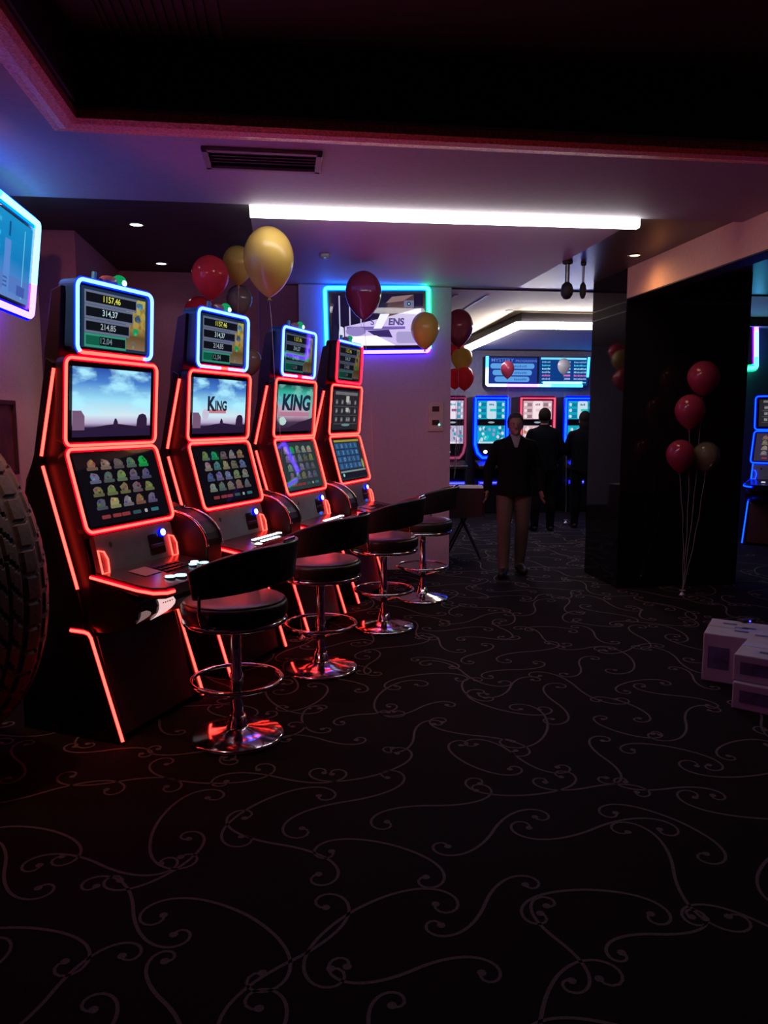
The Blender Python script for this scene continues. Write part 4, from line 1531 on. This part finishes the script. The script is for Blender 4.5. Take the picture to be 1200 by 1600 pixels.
def balloon(px, py, wpx, Y, lx, label, tie, group, lift=1.0, sag=0.02):
    """px, py picture middle of the balloon, wpx its width; tie = where its string ends"""
    c = at_Y(px, py, Y)
    dist = (c - C0).length
    r = wpx / 2 / FPX * dist * 0.98
    c = c - Vector((0, 0, 0.08 * r * lift))
    root = thing('balloon', label, 'balloon', c, 0, group)
    a = MB()
    a.lathe([(p * r, q * r * lift) for p, q in BPROF], (0, 0, 0), lx, 36)
    env = a.build('envelope', root)
    a = MB()
    z = -1.02 * r * lift
    a.lathe([(0.025 * r + 0.002, z + 0.004), (0.05 * r, z - 0.03 * r), (0.11 * r, z - 0.10 * r), (0.02 * r, z - 0.085 * r)], (0, 0, 0), lx, 14)
    a.build('knot', env)
    a = MB()
    p0 = Vector((0, 0, z - 0.06 * r))
    p1 = Vector(tie) - c
    n = 14
    side = Vector((p1 - p0)).cross(Vector((0, 1, 0))).normalized()
    a.tube([p0.lerp(p1, k / n) + side * sag * math.sin(PI * k / n) + side * 0.004 * math.sin(7.0 * k / n * PI) for k in range(n + 1)], 0.0015, L_STR, seg=5)
    a.build('string', root)
    return root


def weight(label, loc, r=0.035):
    root = thing('balloon_weight', label, 'balloon weight', loc, 0, 'balloon weights')
    a = MB()
    a.lathe([(r * 0.9, 0), (r, r * 0.4), (r * 0.7, r), (r * 0.25, r * 1.3), (r * 0.12, r * 1.5)], (0, 0, 0), mat('silver_foil', (0.6, 0.58, 0.6), 0.25, 0.9, noise=(80, 0.2), bump=0.6), 14)
    a.build('foil_bag', root)
    a = MB()
    for k in range(5):
        t = 2 * PI * k / 5
        a.tube([(0, 0, r * 1.45), (0.4 * r * math.cos(t), 0.4 * r * math.sin(t), r * 2.0), (0.9 * r * math.cos(t), 0.9 * r * math.sin(t), r * 1.8)], 0.003, L_STR, seg=5)
    a.build('ribbon_tuft', root)


GA = 'balloons behind the second slot machine'
tA = RM(-0.62, 7.0, 0.05)
weight('foil balloon weight on the floor behind the red slot machines', (tA.x, tA.y, 0.0))
tG = on_z(472, 990, 0.05)
weight('foil balloon weight on the carpet beside the second bar stool', (tG.x, tG.y, 0.0), 0.028)
balloon(420, 410, 75, 5.38, L_GOLD, 'large gold balloon below the left end of the light strip', tG, 'balloons over the red slot machines', 1.26, -0.02)
balloon(372, 415, 46, 6.1, L_GOLD, 'smaller gold balloon between the large gold one and a red one', tA, GA, 1.15)
balloon(329, 434, 55, 5.85, L_RED, 'bright red balloon above the second slot machine', tA, GA, 1.08)
balloon(312, 492, 46, 6.55, L_RED, 'red balloon half hidden behind the top box of the second slot machine', tA, GA, 1.08)
balloon(374, 470, 40, 6.5, L_CLEAR, 'translucent balloon just over the second slot machine, right of its green beacon', tA, GA, 1.05)
balloon(392, 566, 34, 6.4, L_CLEAR, 'translucent balloon right of the second slot machine, by its middle screen', tA, GA, 1.1)
tB = on_z(590, 897, 0.05)
balloon(568, 462, 56, 6.95, L_RED_DIM, 'dark red balloon in front of the television', (tB.x, tB.y, 0.05), 'balloons before the mauve wall', 1.2, 0.02)
weight('foil balloon weight on the carpet at the wall below the television', (tB.x, tB.y, 0.0))
tC = on_z(672, 886, 0.05)
balloon(664, 517, 44, 7.5, L_GOLD, 'gold balloon over the right end of the television', (tC.x, tC.y, 0.05), 'balloons before the mauve wall', 1.2, 0.0)
weight('foil balloon weight on the carpet near the farthest bar stool', (tC.x, tC.y, 0.0))
GD = 'balloon bunch at the wall end'
tD = at_Y(709, 748, 8.75)
balloon(717, 513, 44, 8.6, L_RED_DIM, 'topmost red balloon of the bunch at the wall end', tD, GD, 1.2)
balloon(714, 548, 26, 9.4, L_RED, 'small bright red balloon under the topmost one at the wall end', tD, GD)
balloon(722, 562, 34, 9.2, L_GOLD, 'gold balloon of the bunch at the wall end', tD, GD)
balloon(711, 592, 30, 9.3, L_RED, 'red balloon cut by the wall end, lowest left of its bunch', tD, GD)
balloon(726, 592, 30, 9.1, L_RED, 'pinkish red balloon, lowest right of the bunch at the wall end', tD, GD, 1.12)
GE = 'balloons before the jackpot board'
balloon(793, 578, 21, 11.6, L_RED_DIM, 'small dark red balloon before the left jackpot display', at_Y(798, 800, 11.6), GE, 1.2)
balloon(881, 573, 19, 11.6, L_GREY, 'small pearl grey balloon before the right jackpot display', at_Y(884, 800, 11.6), GE, 1.2)
weight('foil balloon weight on the floor between the people and the machines', at_Y(798, 816, 11.6) * 1.0)
weight('foil balloon weight on the floor near the column in the back room', at_Y(884, 816, 11.6) * 1.0)
for o in [x for x in COL.objects if x.name.startswith('balloon_weight')]:
    o.location.z = 0.0
GF = 'balloons before the black column'
tF = on_z(1062, 921, 0.05)
tF = Vector((tF.x, tF.y - 0.06, 0.05))
weight('foil balloon weight at the foot of the black column', (tF.x, tF.y, 0.0), 0.03)
balloon(1099, 592, 45, 6.95, L_RED_DIM, 'highest red balloon in front of the black column', tF, GF, 1.05)
balloon(1078, 644, 43, 6.9, L_RED_DIM, 'middle red balloon in front of the black column', tF, GF, 1.1)
balloon(1063, 713, 41, 6.85, L_RED_DIM, 'lowest red balloon in front of the black column, beside a gold one', tF, GF, 1.1)
balloon(1103, 714, 38, 6.9, L_CLEAR, 'translucent gold balloon in front of the black column', tF, GF, 1.1)


# ------------------------------------------------------------------ wall fittings, picture
a0 = 7.935
p0, p1 = on_a(669, 628, a0), on_a(692, 674, a0)
c = (p0 + p1) / 2
root = thing('control_plate', 'pale control plate with two dark sockets on the mauve wall', 'wall switch', c, TH)
w, h = (p1 - p0).dot(BV), p0.z - p1.z
a = MB()
a.box((-w / 2, -0.015, -h / 2), (w / 2, 0.004, h / 2), mat('pale_plastic', (0.5, 0.42, 0.45), 0.5))
a.build('plate', root, bevel=0.003)
for k in (0.26, -0.2):
    a = MB()
    a.box((-w * 0.25, -0.02, h * k - h * 0.09), (w * 0.22, -0.012, h * k + h * 0.09), mat('dark_socket', (0.05, 0.01, 0.02), 0.4))
    a.build('socket', root, bevel=0.002)
a = MB()
a.ell((w * 0.22, -0.018, -h * 0.27), (0.012, 0.006, 0.012), em((0.3, 1.0, 1.0), 1.8), 10, 6)
a.build('indicator', root)
p0, p1 = on_b(0, 626, -1.755), on_b(18, 626, -1.755)
pb = on_b(18, 742, -1.755)
L = (p1 - p0).length
root = thing('wall_picture', 'dark reddish framed picture on the left wall behind the tyre', 'picture', (p1.x, p1.y, (p1.z + pb.z) / 2), TH + PI / 2)
hh = p1.z - pb.z
W = 0.5
a = MB()
for q in (((-W, -0.025, -hh / 2), (0, 0, -hh / 2 + 0.03)), ((-W, -0.025, hh / 2 - 0.03), (0, 0, hh / 2)), ((-0.03, -0.025, -hh / 2), (0, 0, hh / 2)), ((-W, -0.025, -hh / 2), (-W + 0.03, 0, hh / 2))):
    a.box(*q, mat('dark_red_frame', (0.05, 0.012, 0.014), 0.4))
a.build('frame', root, bevel=0.003)
a = MB()
a.add([(-W + .03, -0.008, -hh / 2 + .03), (-.03, -0.008, -hh / 2 + .03), (-.03, -0.008, hh / 2 - .03), (-W + .03, -0.008, hh / 2 - .03)], [(0, 1, 2, 3)], mat('wine_red_print', (0.11, 0.03, 0.035), 0.5, noise=(7, 0.7)))
a.build('print', root)

# ------------------------------------------------------------------ big tyre at the left
TR = 0.84
M_RUB = mat('tyre_rubber', (0.085, 0.085, 0.095), 0.6, bump=0.2, noise=(50, 0.2))
cen = at_Y(-163, 905, 3.55)
root = thing('tyre', 'big black treaded tyre standing at the left edge of the picture', 'tyre', (cen.x, cen.y, TR + 0.002), math.radians(-28))
a = MB()
prof = []
NP, NA = 44, 528
HW = 0.24
for j in range(NP + 1):
    t = -1 + 2 * j / NP
    prof.append((t, HW * max(-1, min(1, t * 1.05)), TR - 0.012 - 0.075 * max(0, abs(t) - 0.55) ** 2 / 0.2))
vs, fs = [], []
for i in range(NA):
    th = 2 * PI * i / NA
    for j, (t, x, r) in enumerate(prof):
        g = 0.0
        if abs(t) < 0.97:
            ph = (i / NA * 44 + 0.9 * math.sin(t * 3.4) + (0.5 if t > 0 else 0)) % 1.0
            rib = min(abs(abs(t) - 0.28), abs(abs(t) - 0.66), abs(t) + 0.02)
            g = 0.008 if (ph > 0.18 and rib > 0.045) else -0.003
            if abs(t) > 0.8:
                g = 0.007 if ph > 0.25 else -0.003
        rr = r + g
        vs.append((rr * math.cos(th), x, rr * math.sin(th)))
for i in range(NA):
    for j in range(NP):
        a_, b_ = i * (NP + 1) + j, ((i + 1) % NA) * (NP + 1) + j
        fs.append((a_, b_, b_ + 1, a_ + 1))
a.add(vs, fs, M_RUB)
a.build('tread', root)
for s in (-1, 1):
    a = MB()
    ring = [(TR - 0.10, HW * 0.99), (TR - 0.16, HW * 1.06), (TR - 0.26, HW * 1.08), (TR - 0.36, HW * 1.0), (TR - 0.40, HW * 0.85), (TR - 0.40, HW * 0.4)]
    vs, fs = [], []
    n = 72
    for i in range(n):
        th = 2 * PI * i / n
        for r, x in ring:
            vs.append((r * math.cos(th), s * x, r * math.sin(th)))
    k = len(ring)
    for i in range(n):
        for j in range(k - 1):
            fs.append((i * k + j, ((i + 1) % n) * k + j, ((i + 1) % n) * k + j + 1, i * k + j + 1))
    a.add(vs, fs, M_RUB, True)
    a.build('sidewall', root)
a = MB()
for s in (-1, 1):
    n = 48
    for (r0_, x0_, r1_, x1_) in ((0.44, 0.12, 0.40, 0.10), (0.40, 0.10, 0.15, 0.03), (0.15, 0.03, 0.01, 0.07)):
        for i in range(n):
            t0, t1 = 2 * PI * i / n, 2 * PI * (i + 1) / n
            a.add([(r0_ * math.cos(t0), s * x0_, r0_ * math.sin(t0)), (r0_ * math.cos(t1), s * x0_, r0_ * math.sin(t1)), (r1_ * math.cos(t1), s * x1_, r1_ * math.sin(t1)), (r1_ * math.cos(t0), s * x1_, r1_ * math.sin(t0))], [(0, 1, 2, 3)], M_STEEL, True)
a.build('rim', root)

# ------------------------------------------------------------------ cartons at the right
M_CARD = mat('white_card', (0.50, 0.48, 0.55), 0.6, noise=(6, 0.12))
M_CARD2 = mat('printed_card', (0.12, 0.12, 0.22), 0.5, noise=(12, 0.5))


def carton(label, corner, w, d, z0, h, rz, seed):
    """corner = near left floor corner"""
    root = thing('carton', label, 'box', (corner[0], corner[1], z0), rz, 'white cartons stacked at the right')
    rnd = random.Random(seed)
    a = MB()
    a.box((0, 0, 0), (w, d, h), M_CARD)
    a.build('box_body', root, bevel=0.006)
    marks = [((w / 2, 0, h / 2), (1, 0, 0), (0, 0, 1), (0, -1, 0), w, h, (-0.44, -0.22, -0.2, 0.24)),
             ((w / 2, 0, h / 2), (1, 0, 0), (0, 0, 1), (0, -1, 0), w, h, (-0.1, -0.3, 0.4, -0.1)),
             ((0, d / 2, h / 2), (0, -1, 0), (0, 0, 1), (-1, 0, 0), d, h, (-0.3, -0.25, 0.2, 0.2))]
    for k in range(5):
        x, y = rnd.uniform(-0.35, 0.3), rnd.uniform(-0.35, 0.3)
        marks.append(((w / 2, d / 2, h), (1, 0, 0), (0, 1, 0), (0, 0, 1), w, d, (x, y, x + 0.16, y + 0.09)))
    for O, X_, Y_, N_, ww, hh_, (x0, y0, x1, y1) in marks:
        a = MB()
        pn = Panel(a, O, X_, Y_, N_, ww, hh_)
        pn.rect(x0 * ww, y0 * hh_, x1 * ww, y1 * hh_, M_CARD2, 0.002)
        a.build('printed_mark', root, recalc=False)
    a = MB()
    a.box((0.0, d * 0.47, h), (w, d * 0.53, h + 0.0015), mat('parcel_tape', (0.45, 0.4, 0.38), 0.3))
    a.build('tape', root)
    return root


cz = 0.0
k0 = on_z(1140, 1104, 0)
carton('lower white printed carton on the carpet at the right edge', (k0.x, k0.y - 0.02), 0.62, 0.45, 0.002, 0.15, math.radians(-38), 1)
carton('upper white printed carton, topmost at the right edge', (k0.x + 0.012, k0.y + 0.01), 0.60, 0.43, 0.153, 0.15, math.radians(-36), 2)
k1 = on_z(1113, 1077, 0)
carton('white carton standing on the carpet behind the two stacked ones', (k1.x + 0.0, k1.y + 0.16), 0.5, 0.4, 0.002, 0.30, math.radians(-30), 3)
pd = at_Y(1165, 992, k1.y + 0.42)
root = thing('router', 'small black device with a blue light on the rear white carton', 'electronic device', (pd.x, pd.y, 0.303), 0.3)
a = MB()
a.box((-0.05, -0.03, 0), (0.05, 0.03, 0.016), M_MATTE)
a.build('casing', root, bevel=0.004)
a = MB()
a.ell((0, -0.031, 0.009), (0.007, 0.004, 0.006), em((0.08, 0.05, 1.0), 4.0), 10, 6)
a.build('indicator', root)

# ------------------------------------------------------------------ folding table with a dark cloth, at the wall end
tc = on_z(724, 872, 0)
root = thing('folding_table', 'small dark folding table with crossed legs by the mauve wall end', 'table', (tc.x, tc.y + 0.1, 0), math.radians(-4))
M_DK = mat('dark_wood', (0.02, 0.012, 0.012), 0.4)
a = MB()
a.box((-0.215, -0.22, 0.80), (0.215, 0.22, 0.825), M_DK)
a.build('tabletop', root, bevel=0.004)
for y in (-0.17, 0.17):
    for s in (-1, 1):
        a = MB()
        a.tube([(-0.2 * s, y + 0.012 * s, 0.004), (0.0, y + 0.012 * s, 0.42), (0.19 * s, y + 0.012 * s, 0.80)], 0.013, M_DK, seg=8)
        a.build('leg', root)
a = MB()
n = 60
ringt, ringb = [], []
pts = rr_pts(-0.23, -0.235, 0.23, 0.235, 0.03, 6)
for i, (x, y) in enumerate(pts):
    ringt.append((x, y, 0.8285))
    k = 1.02 + 0.02 * math.sin(i * 2.1)
    ringb.append((x * k, y * k, 0.50 + 0.03 * math.sin(i * 0.9)))
a.loft(ringt, ringb, mat('wine_dark_cloth', (0.05, 0.018, 0.022), 0.8, noise=(80, 0.2)), caps=False, smooth=True)
a.add(ringt, [tuple(range(len(ringt)))], mat('lit_cloth_top', (0.35, 0.24, 0.27), 0.8, noise=(80, 0.1)))  # same cloth, the light on its top put into a paler colour
o = a.build('tablecloth', recalc=False, loc=root.location)
o.rotation_euler = root.rotation_euler
tag(o, 'dark wine cloth with its lit top coloured paler over the small folding table', 'tablecloth')


# ------------------------------------------------------------------ people
def remesh(mb, voxel, smooth=3):
    o = mb.build('blend', recalc=False)
    r = o.modifiers.new('r', 'REMESH')
    r.mode = 'VOXEL'
    r.voxel_size = voxel
    r.use_smooth_shade = True
    s = o.modifiers.new('s', 'SMOOTH')
    s.iterations = smooth
    s.factor = 0.5
    dg = bpy.context.evaluated_depsgraph_get()
    me = bpy.data.meshes.new_from_object(o.evaluated_get(dg))
    old = o.data
    bpy.data.objects.remove(o)
    bpy.data.meshes.remove(old)
    return me


def link_mesh(me, name, parent, m):
    me.name = name
    me.materials.clear()
    me.materials.append(m)
    for p in me.polygons:
        p.use_smooth = True
        p.material_index = 0
    o = bpy.data.objects.new(name, me)
    COL.objects.link(o)
    o.parent = parent
    return o


def person(label, loc, rz, height, cloth, legs, skin, hair, pose, group=None, hair_long=False, face=True):
    root = thing('person', label, 'person', loc, rz, group)
    k = height / 1.72
    T = lambda p: p * k
    Q = dict(lsh=(0.172, 0.0, 1.372), rsh=(-0.172, 0.0, 1.372), lel=(0.25, 0.03, 1.13), rel=(-0.25, 0.03, 1.13), lwr=(0.262, -0.05, 0.90), rwr=(-0.262, -0.05, 0.90),
             lhp=(0.092, 0, 0.90), rhp=(-0.092, 0, 0.90), lkn=(0.105, -0.015, 0.50), rkn=(-0.105, -0.015, 0.50), lan=(0.11, 0.02, 0.085), ran=(-0.11, 0.02, 0.085), ltoe=(0.14, -0.15, 0.035), rtoe=(-0.14, -0.15, 0.035))
    Q.update(pose)
    V = {a_: Vector(b_) for a_, b_ in Q.items()}
    mm = M_MATTE

    def torso(b, g, hem=None):
        R = [(0.84, 0.150, 0.105), (0.95, 0.166, 0.116), (1.08, 0.150, 0.110), (1.20, 0.160, 0.114), (1.31, 0.172, 0.116), (1.39, 0.160, 0.098), (1.445, 0.105, 0.075), (1.48, 0.055, 0.055)]
        if hem:
            R = [(hem, 0.176, 0.124)] + R[1:]
        n = 28
        vs = [((rx + g) * math.cos(2 * PI * k / n), (ry + g) * math.sin(2 * PI * k / n), z) for z, rx, ry in R for k in range(n)]
        fs = [(q * n + k, q * n + (k + 1) % n, (q + 1) * n + (k + 1) % n, (q + 1) * n + k) for q in range(len(R) - 1) for k in range(n)]
        fs += [tuple(range(n))[::-1], tuple(range((len(R) - 1) * n, len(R) * n))]
        b.add(vs, fs, mm)

    def arms(b, g, hands=False):
        for s in 'lr':
            b.cap((0.0, 0.012, 1.435), 0.050 + g * 0.8, V[s + 'sh'], 0.050 + g * 0.8, mm)
            b.cap(V[s + 'sh'], 0.054 + g, V[s + 'el'], 0.043 + g, mm)
            b.cap(V[s + 'el'], 0.043 + g, V[s + 'wr'], 0.029 + g, mm)

    def legsf(b, g):
        for s in 'lr':
            b.cap(V[s + 'hp'], 0.085 + g, V[s + 'kn'], 0.056 + g, mm)
            b.cap(V[s + 'kn'], 0.054 + g, V[s + 'kn'].lerp(V[s + 'an'], 0.35) + Vector((0, 0.012, 0)), 0.056 + g, mm)
            b.cap(V[s + 'kn'].lerp(V[s + 'an'], 0.35) + Vector((0, 0.012, 0)), 0.056 + g, V[s + 'an'], 0.036 + g, mm)

    b = MB(T)
    torso(b, 0)
    arms(b, 0)
    legsf(b, 0)
    for s in 'lr':
        b.cap(V[s + 'an'], 0.04, V[s + 'toe'], 0.03, mm)
        # hand: palm, four bent fingers, thumb
        sg = 1 if s == 'l' else -1
        w_ = V[s + 'wr']
        dn = (w_ - V[s + 'el']).normalized()
        side = Vector((0, -1, 0)) - dn * Vector((0, -1, 0)).dot(dn)
        side.normalize()
        inn = dn.cross(side) * (1 if s == 'r' else -1)
        pc = w_ + dn * 0.085
        b.cap(w_, 0.026, w_ + dn * 0.03, 0.028, mm, 10)
        for f in range(4):
            off = side * (0.030 - 0.020 * f)
            b.cap(w_ + dn * 0.03 + off * 0.7, 0.014, pc + off, 0.0125, mm, 8)
            ln = (0.040, 0.045, 0.042, 0.032)[f]
            j1 = pc + off + dn * ln + inn * 0.012
            j2 = j1 + dn * ln * 0.65 + inn * 0.018
            b.cap(pc + off, 0.0095, j1, 0.0088, mm, 8)
            b.cap(j1, 0.0088, j2, 0.0075, mm, 8)
        t0 = w_ + dn * 0.035 + side * 0.026
        t1 = t0 + dn * 0.038 + side * 0.026 + inn * 0.008
        b.cap(t0, 0.013, t1, 0.0105, mm, 8)
        b.cap(t1, 0.0105, t1 + dn * 0.03 + inn * 0.008, 0.008, mm, 8)
    hd = Vector((0, -0.01, 1.605))
    b.cap((0, 0.005, 1.40), 0.058, (0, -0.005, 1.54), 0.052, mm)
    b.ell(hd, (0.076, 0.096, 0.112), mm, 24, 18)
    b.ell(hd + Vector((0, -0.03, -0.065)), (0.056, 0.062, 0.058), mm, 20, 14)
    b.ell(hd + Vector((0, -0.088, -0.098)), (0.024, 0.018, 0.02), mm)
    b.cap(hd + Vector((0, -0.092, 0.0)), 0.009, hd + Vector((0, -0.110, -0.038)), 0.0145, mm, 8)
    for s in (-1, 1):
        b.ell(hd + Vector((s * 0.012, -0.098, -0.042)), (0.010, 0.012, 0.008), mm)
        b.cap(hd + Vector((s * 0.012, -0.090, 0.018)), 0.009, hd + Vector((s * 0.05, -0.074, 0.018)), 0.009, mm, 8)
        b.ell(hd + Vector((s * 0.077, 0.008, -0.015)), (0.009, 0.019, 0.032), mm)
    b.cap(hd + Vector((-0.018, -0.0865, -0.069)), 0.006, hd + Vector((0.018, -0.0865, -0.069)), 0.006, mm, 8)
    b.cap(hd + Vector((-0.014, -0.086, -0.079)), 0.006, hd + Vector((0.014, -0.086, -0.079)), 0.006, mm, 8)
    link_mesh(remesh(b, 0.0062 * k, 2), 'body', root, skin)
    if face:
        for s in (-1, 1):
            e = MB(T)
            e.ell(hd + Vector((s * 0.031, -0.0815, 0.001)), (0.0125, 0.009, 0.0085), mat('eye_white', (0.32, 0.28, 0.27), 0.4), 12, 8)
            e.ell(hd + Vector((s * 0.031, -0.0895, 0.001)), (0.0068, 0.003, 0.0068), mat('iris_dark', (0.03, 0.02, 0.015), 0.2), 10, 6)
            e.build('eye', root)
    # hair cap
    h = MB(T)
    h.ell(hd + Vector((0, 0.012, 0.020)), (0.087, 0.104, 0.108), mm, 24, 18)
    if hair_long:
        h.ell(hd + Vector((0, 0.045, -0.07)), (0.085, 0.06, 0.12), mm, 20, 14)
    me = remesh(h, 0.008 * k, 1)
    # cut the cap away from the face
    bm = bmesh.new(); bm.from_mesh(me)
    kill = [v for v in bm.verts if (v.co.y / k < hd.y - 0.035 - max(0.0, (v.co.z / k - hd.z - 0.035)) * 1.3 and v.co.z / k < hd.z + 0.062) or (not hair_long and v.co.z / k < hd.z - 0.055)]
    bmesh.ops.delete(bm, geom=kill, context='VERTS')
    bm.to_mesh(me); bm.free()
    link_mesh(me, 'hair', root, hair)
    # jacket
    j = MB(T)
    torso(j, 0.022, 0.85)
    arms(j, 0.016)
    j.cap((0, 0.012, 1.43), 0.074, (0, 0.008, 1.475), 0.068, mm)
    me = remesh(j, 0.009 * k, 5)
    bm = bmesh.new(); bm.from_mesh(me)
    cutz = 0.87 * k
    geom = bm.verts[:] + bm.edges[:] + bm.faces[:]
    bmesh.ops.bisect_plane(bm, geom=geom, plane_co=(0, 0, 1.497 * k), plane_no=(0, 0, 1), clear_outer=True)
    del geom
    # neck opening: a V at the front shows the shirt
    if face:
        kill = [v for v in bm.verts if v.co.y < -0.02 * k and v.co.z > 1.36 * k and abs(v.co.x) < (v.co.z - 1.36 * k) * 0.36]
        bmesh.ops.delete(bm, geom=kill, context='VERTS')
        edge = [v for v in bm.verts if v.is_boundary]
        for _ in range(8):
            bmesh.ops.smooth_vert(bm, verts=edge, factor=0.5, use_axis_x=True, use_axis_y=True, use_axis_z=True)
    bm.to_mesh(me); bm.free()
    o = link_mesh(me, 'jacket', root, cloth)
    if face:
        s_ = MB(T)
        torso(s_, 0.010, 1.0)
        s_.cap((0, 0.008, 1.40), 0.070, (0, 0.002, 1.485), 0.063, mm)
        link_mesh(remesh(s_, 0.012 * k, 2), 'shirt', root, mat('grey_shirt', (0.20, 0.18, 0.22), 0.8))
    t = MB(T)
    t.ell((0, 0.0, 0.95), (0.160 + 0.014, 0.112 + 0.014, 0.12), mm)
    legsf(t, 0.018)
    for s in 'lr':
        t.cap(V[s + 'an'] + Vector((0, 0, 0.06)), 0.054, V[s + 'an'] + Vector((0, -0.005, -0.012)), 0.060, mm)
    me = remesh(t, 0.012 * k, 3)
    link_mesh(me, 'trousers', root, legs)
    for s in 'lr':
        f = MB(T)
        an, to = V[s + 'an'], V[s + 'toe']
        f.ell((an.x, an.y + 0.005, 0.045), (0.042, 0.058, 0.045), mm)
        f.cap((an.x, an.y, 0.06), 0.052, (to.x, to.y, 0.040), 0.042, mm)
        f.cap((an.x, an.y, 0.10), 0.050, (an.x, an.y, 0.05), 0.052, mm)
        me = remesh(f, 0.008 * k, 2)
        for v in me.vertices:
            v.co.z = max(v.co.z, 0.002)
        link_mesh(me, 'shoe', root, mat('black_leather', (0.012, 0.01, 0.01), 0.4))
    return root


SKIN = mat('skin', (0.22, 0.12, 0.105), 0.55, noise=(30, 0.08))
HAIRD = mat('dark_hair', (0.008, 0.006, 0.006), 0.8, noise=(120, 0.4), spec=0.05)
HAIRG = mat('grey_brown_hair', (0.045, 0.038, 0.042), 0.75, noise=(120, 0.3), spec=0.2)
JK = mat('black_jacket_cloth', (0.005, 0.005, 0.008), 0.9, noise=(60, 0.2), spec=0.08)
JK2 = mat('dark_navy_coat', (0.003, 0.003, 0.005), 0.95, noise=(60, 0.2), spec=0.03)
TRO = mat('tan_trousers', (0.10, 0.065, 0.055), 0.85, noise=(60, 0.15))
TRO2 = mat('black_trousers', (0.004, 0.004, 0.005), 0.9, spec=0.05)
mp_ = on_z(801, 897, 0)
person('person in a black jacket and tan trousers standing on the carpet, facing the camera', (mp_.x, mp_.y + 0.02, 0), math.radians(-4), 1.67, JK, TRO, SKIN, HAIRG,
       dict(lan=(0.085, 0.12, 0.085), lkn=(0.095, 0.02, 0.50), ltoe=(0.12, -0.05, 0.035), ran=(-0.105, -0.10, 0.085), rkn=(-0.105, -0.07, 0.50), rtoe=(-0.14, -0.27, 0.035),
            lel=(0.265, 0.05, 1.14), lwr=(0.275, -0.04, 0.92), rel=(-0.265, 0.05, 1.14), rwr=(-0.285, -0.04, 0.92)))
q = at_Y(851, 656, 10.9)
person('dark silhouetted person seen from behind at the pink-framed machine', (q.x, q.y, 0), math.radians(176), 1.76, JK2, TRO2, SKIN, HAIRD,
       dict(lel=(0.26, -0.02, 1.14), lwr=(0.20, -0.22, 1.02), rel=(-0.26, -0.02, 1.14), rwr=(-0.20, -0.22, 1.02)), face=False)
q = at_Y(914, 656, 11.2)
person('dark silhouetted person beside the column, seen from behind at the blue machine', (q.x, q.y, 0), math.radians(170), 1.72, JK2, TRO2, SKIN, HAIRD,
       dict(lel=(0.255, -0.05, 1.15), lwr=(0.17, -0.25, 1.06), rel=(-0.255, -0.05, 1.15), rwr=(-0.17, -0.25, 1.06)), face=False, hair_long=True)
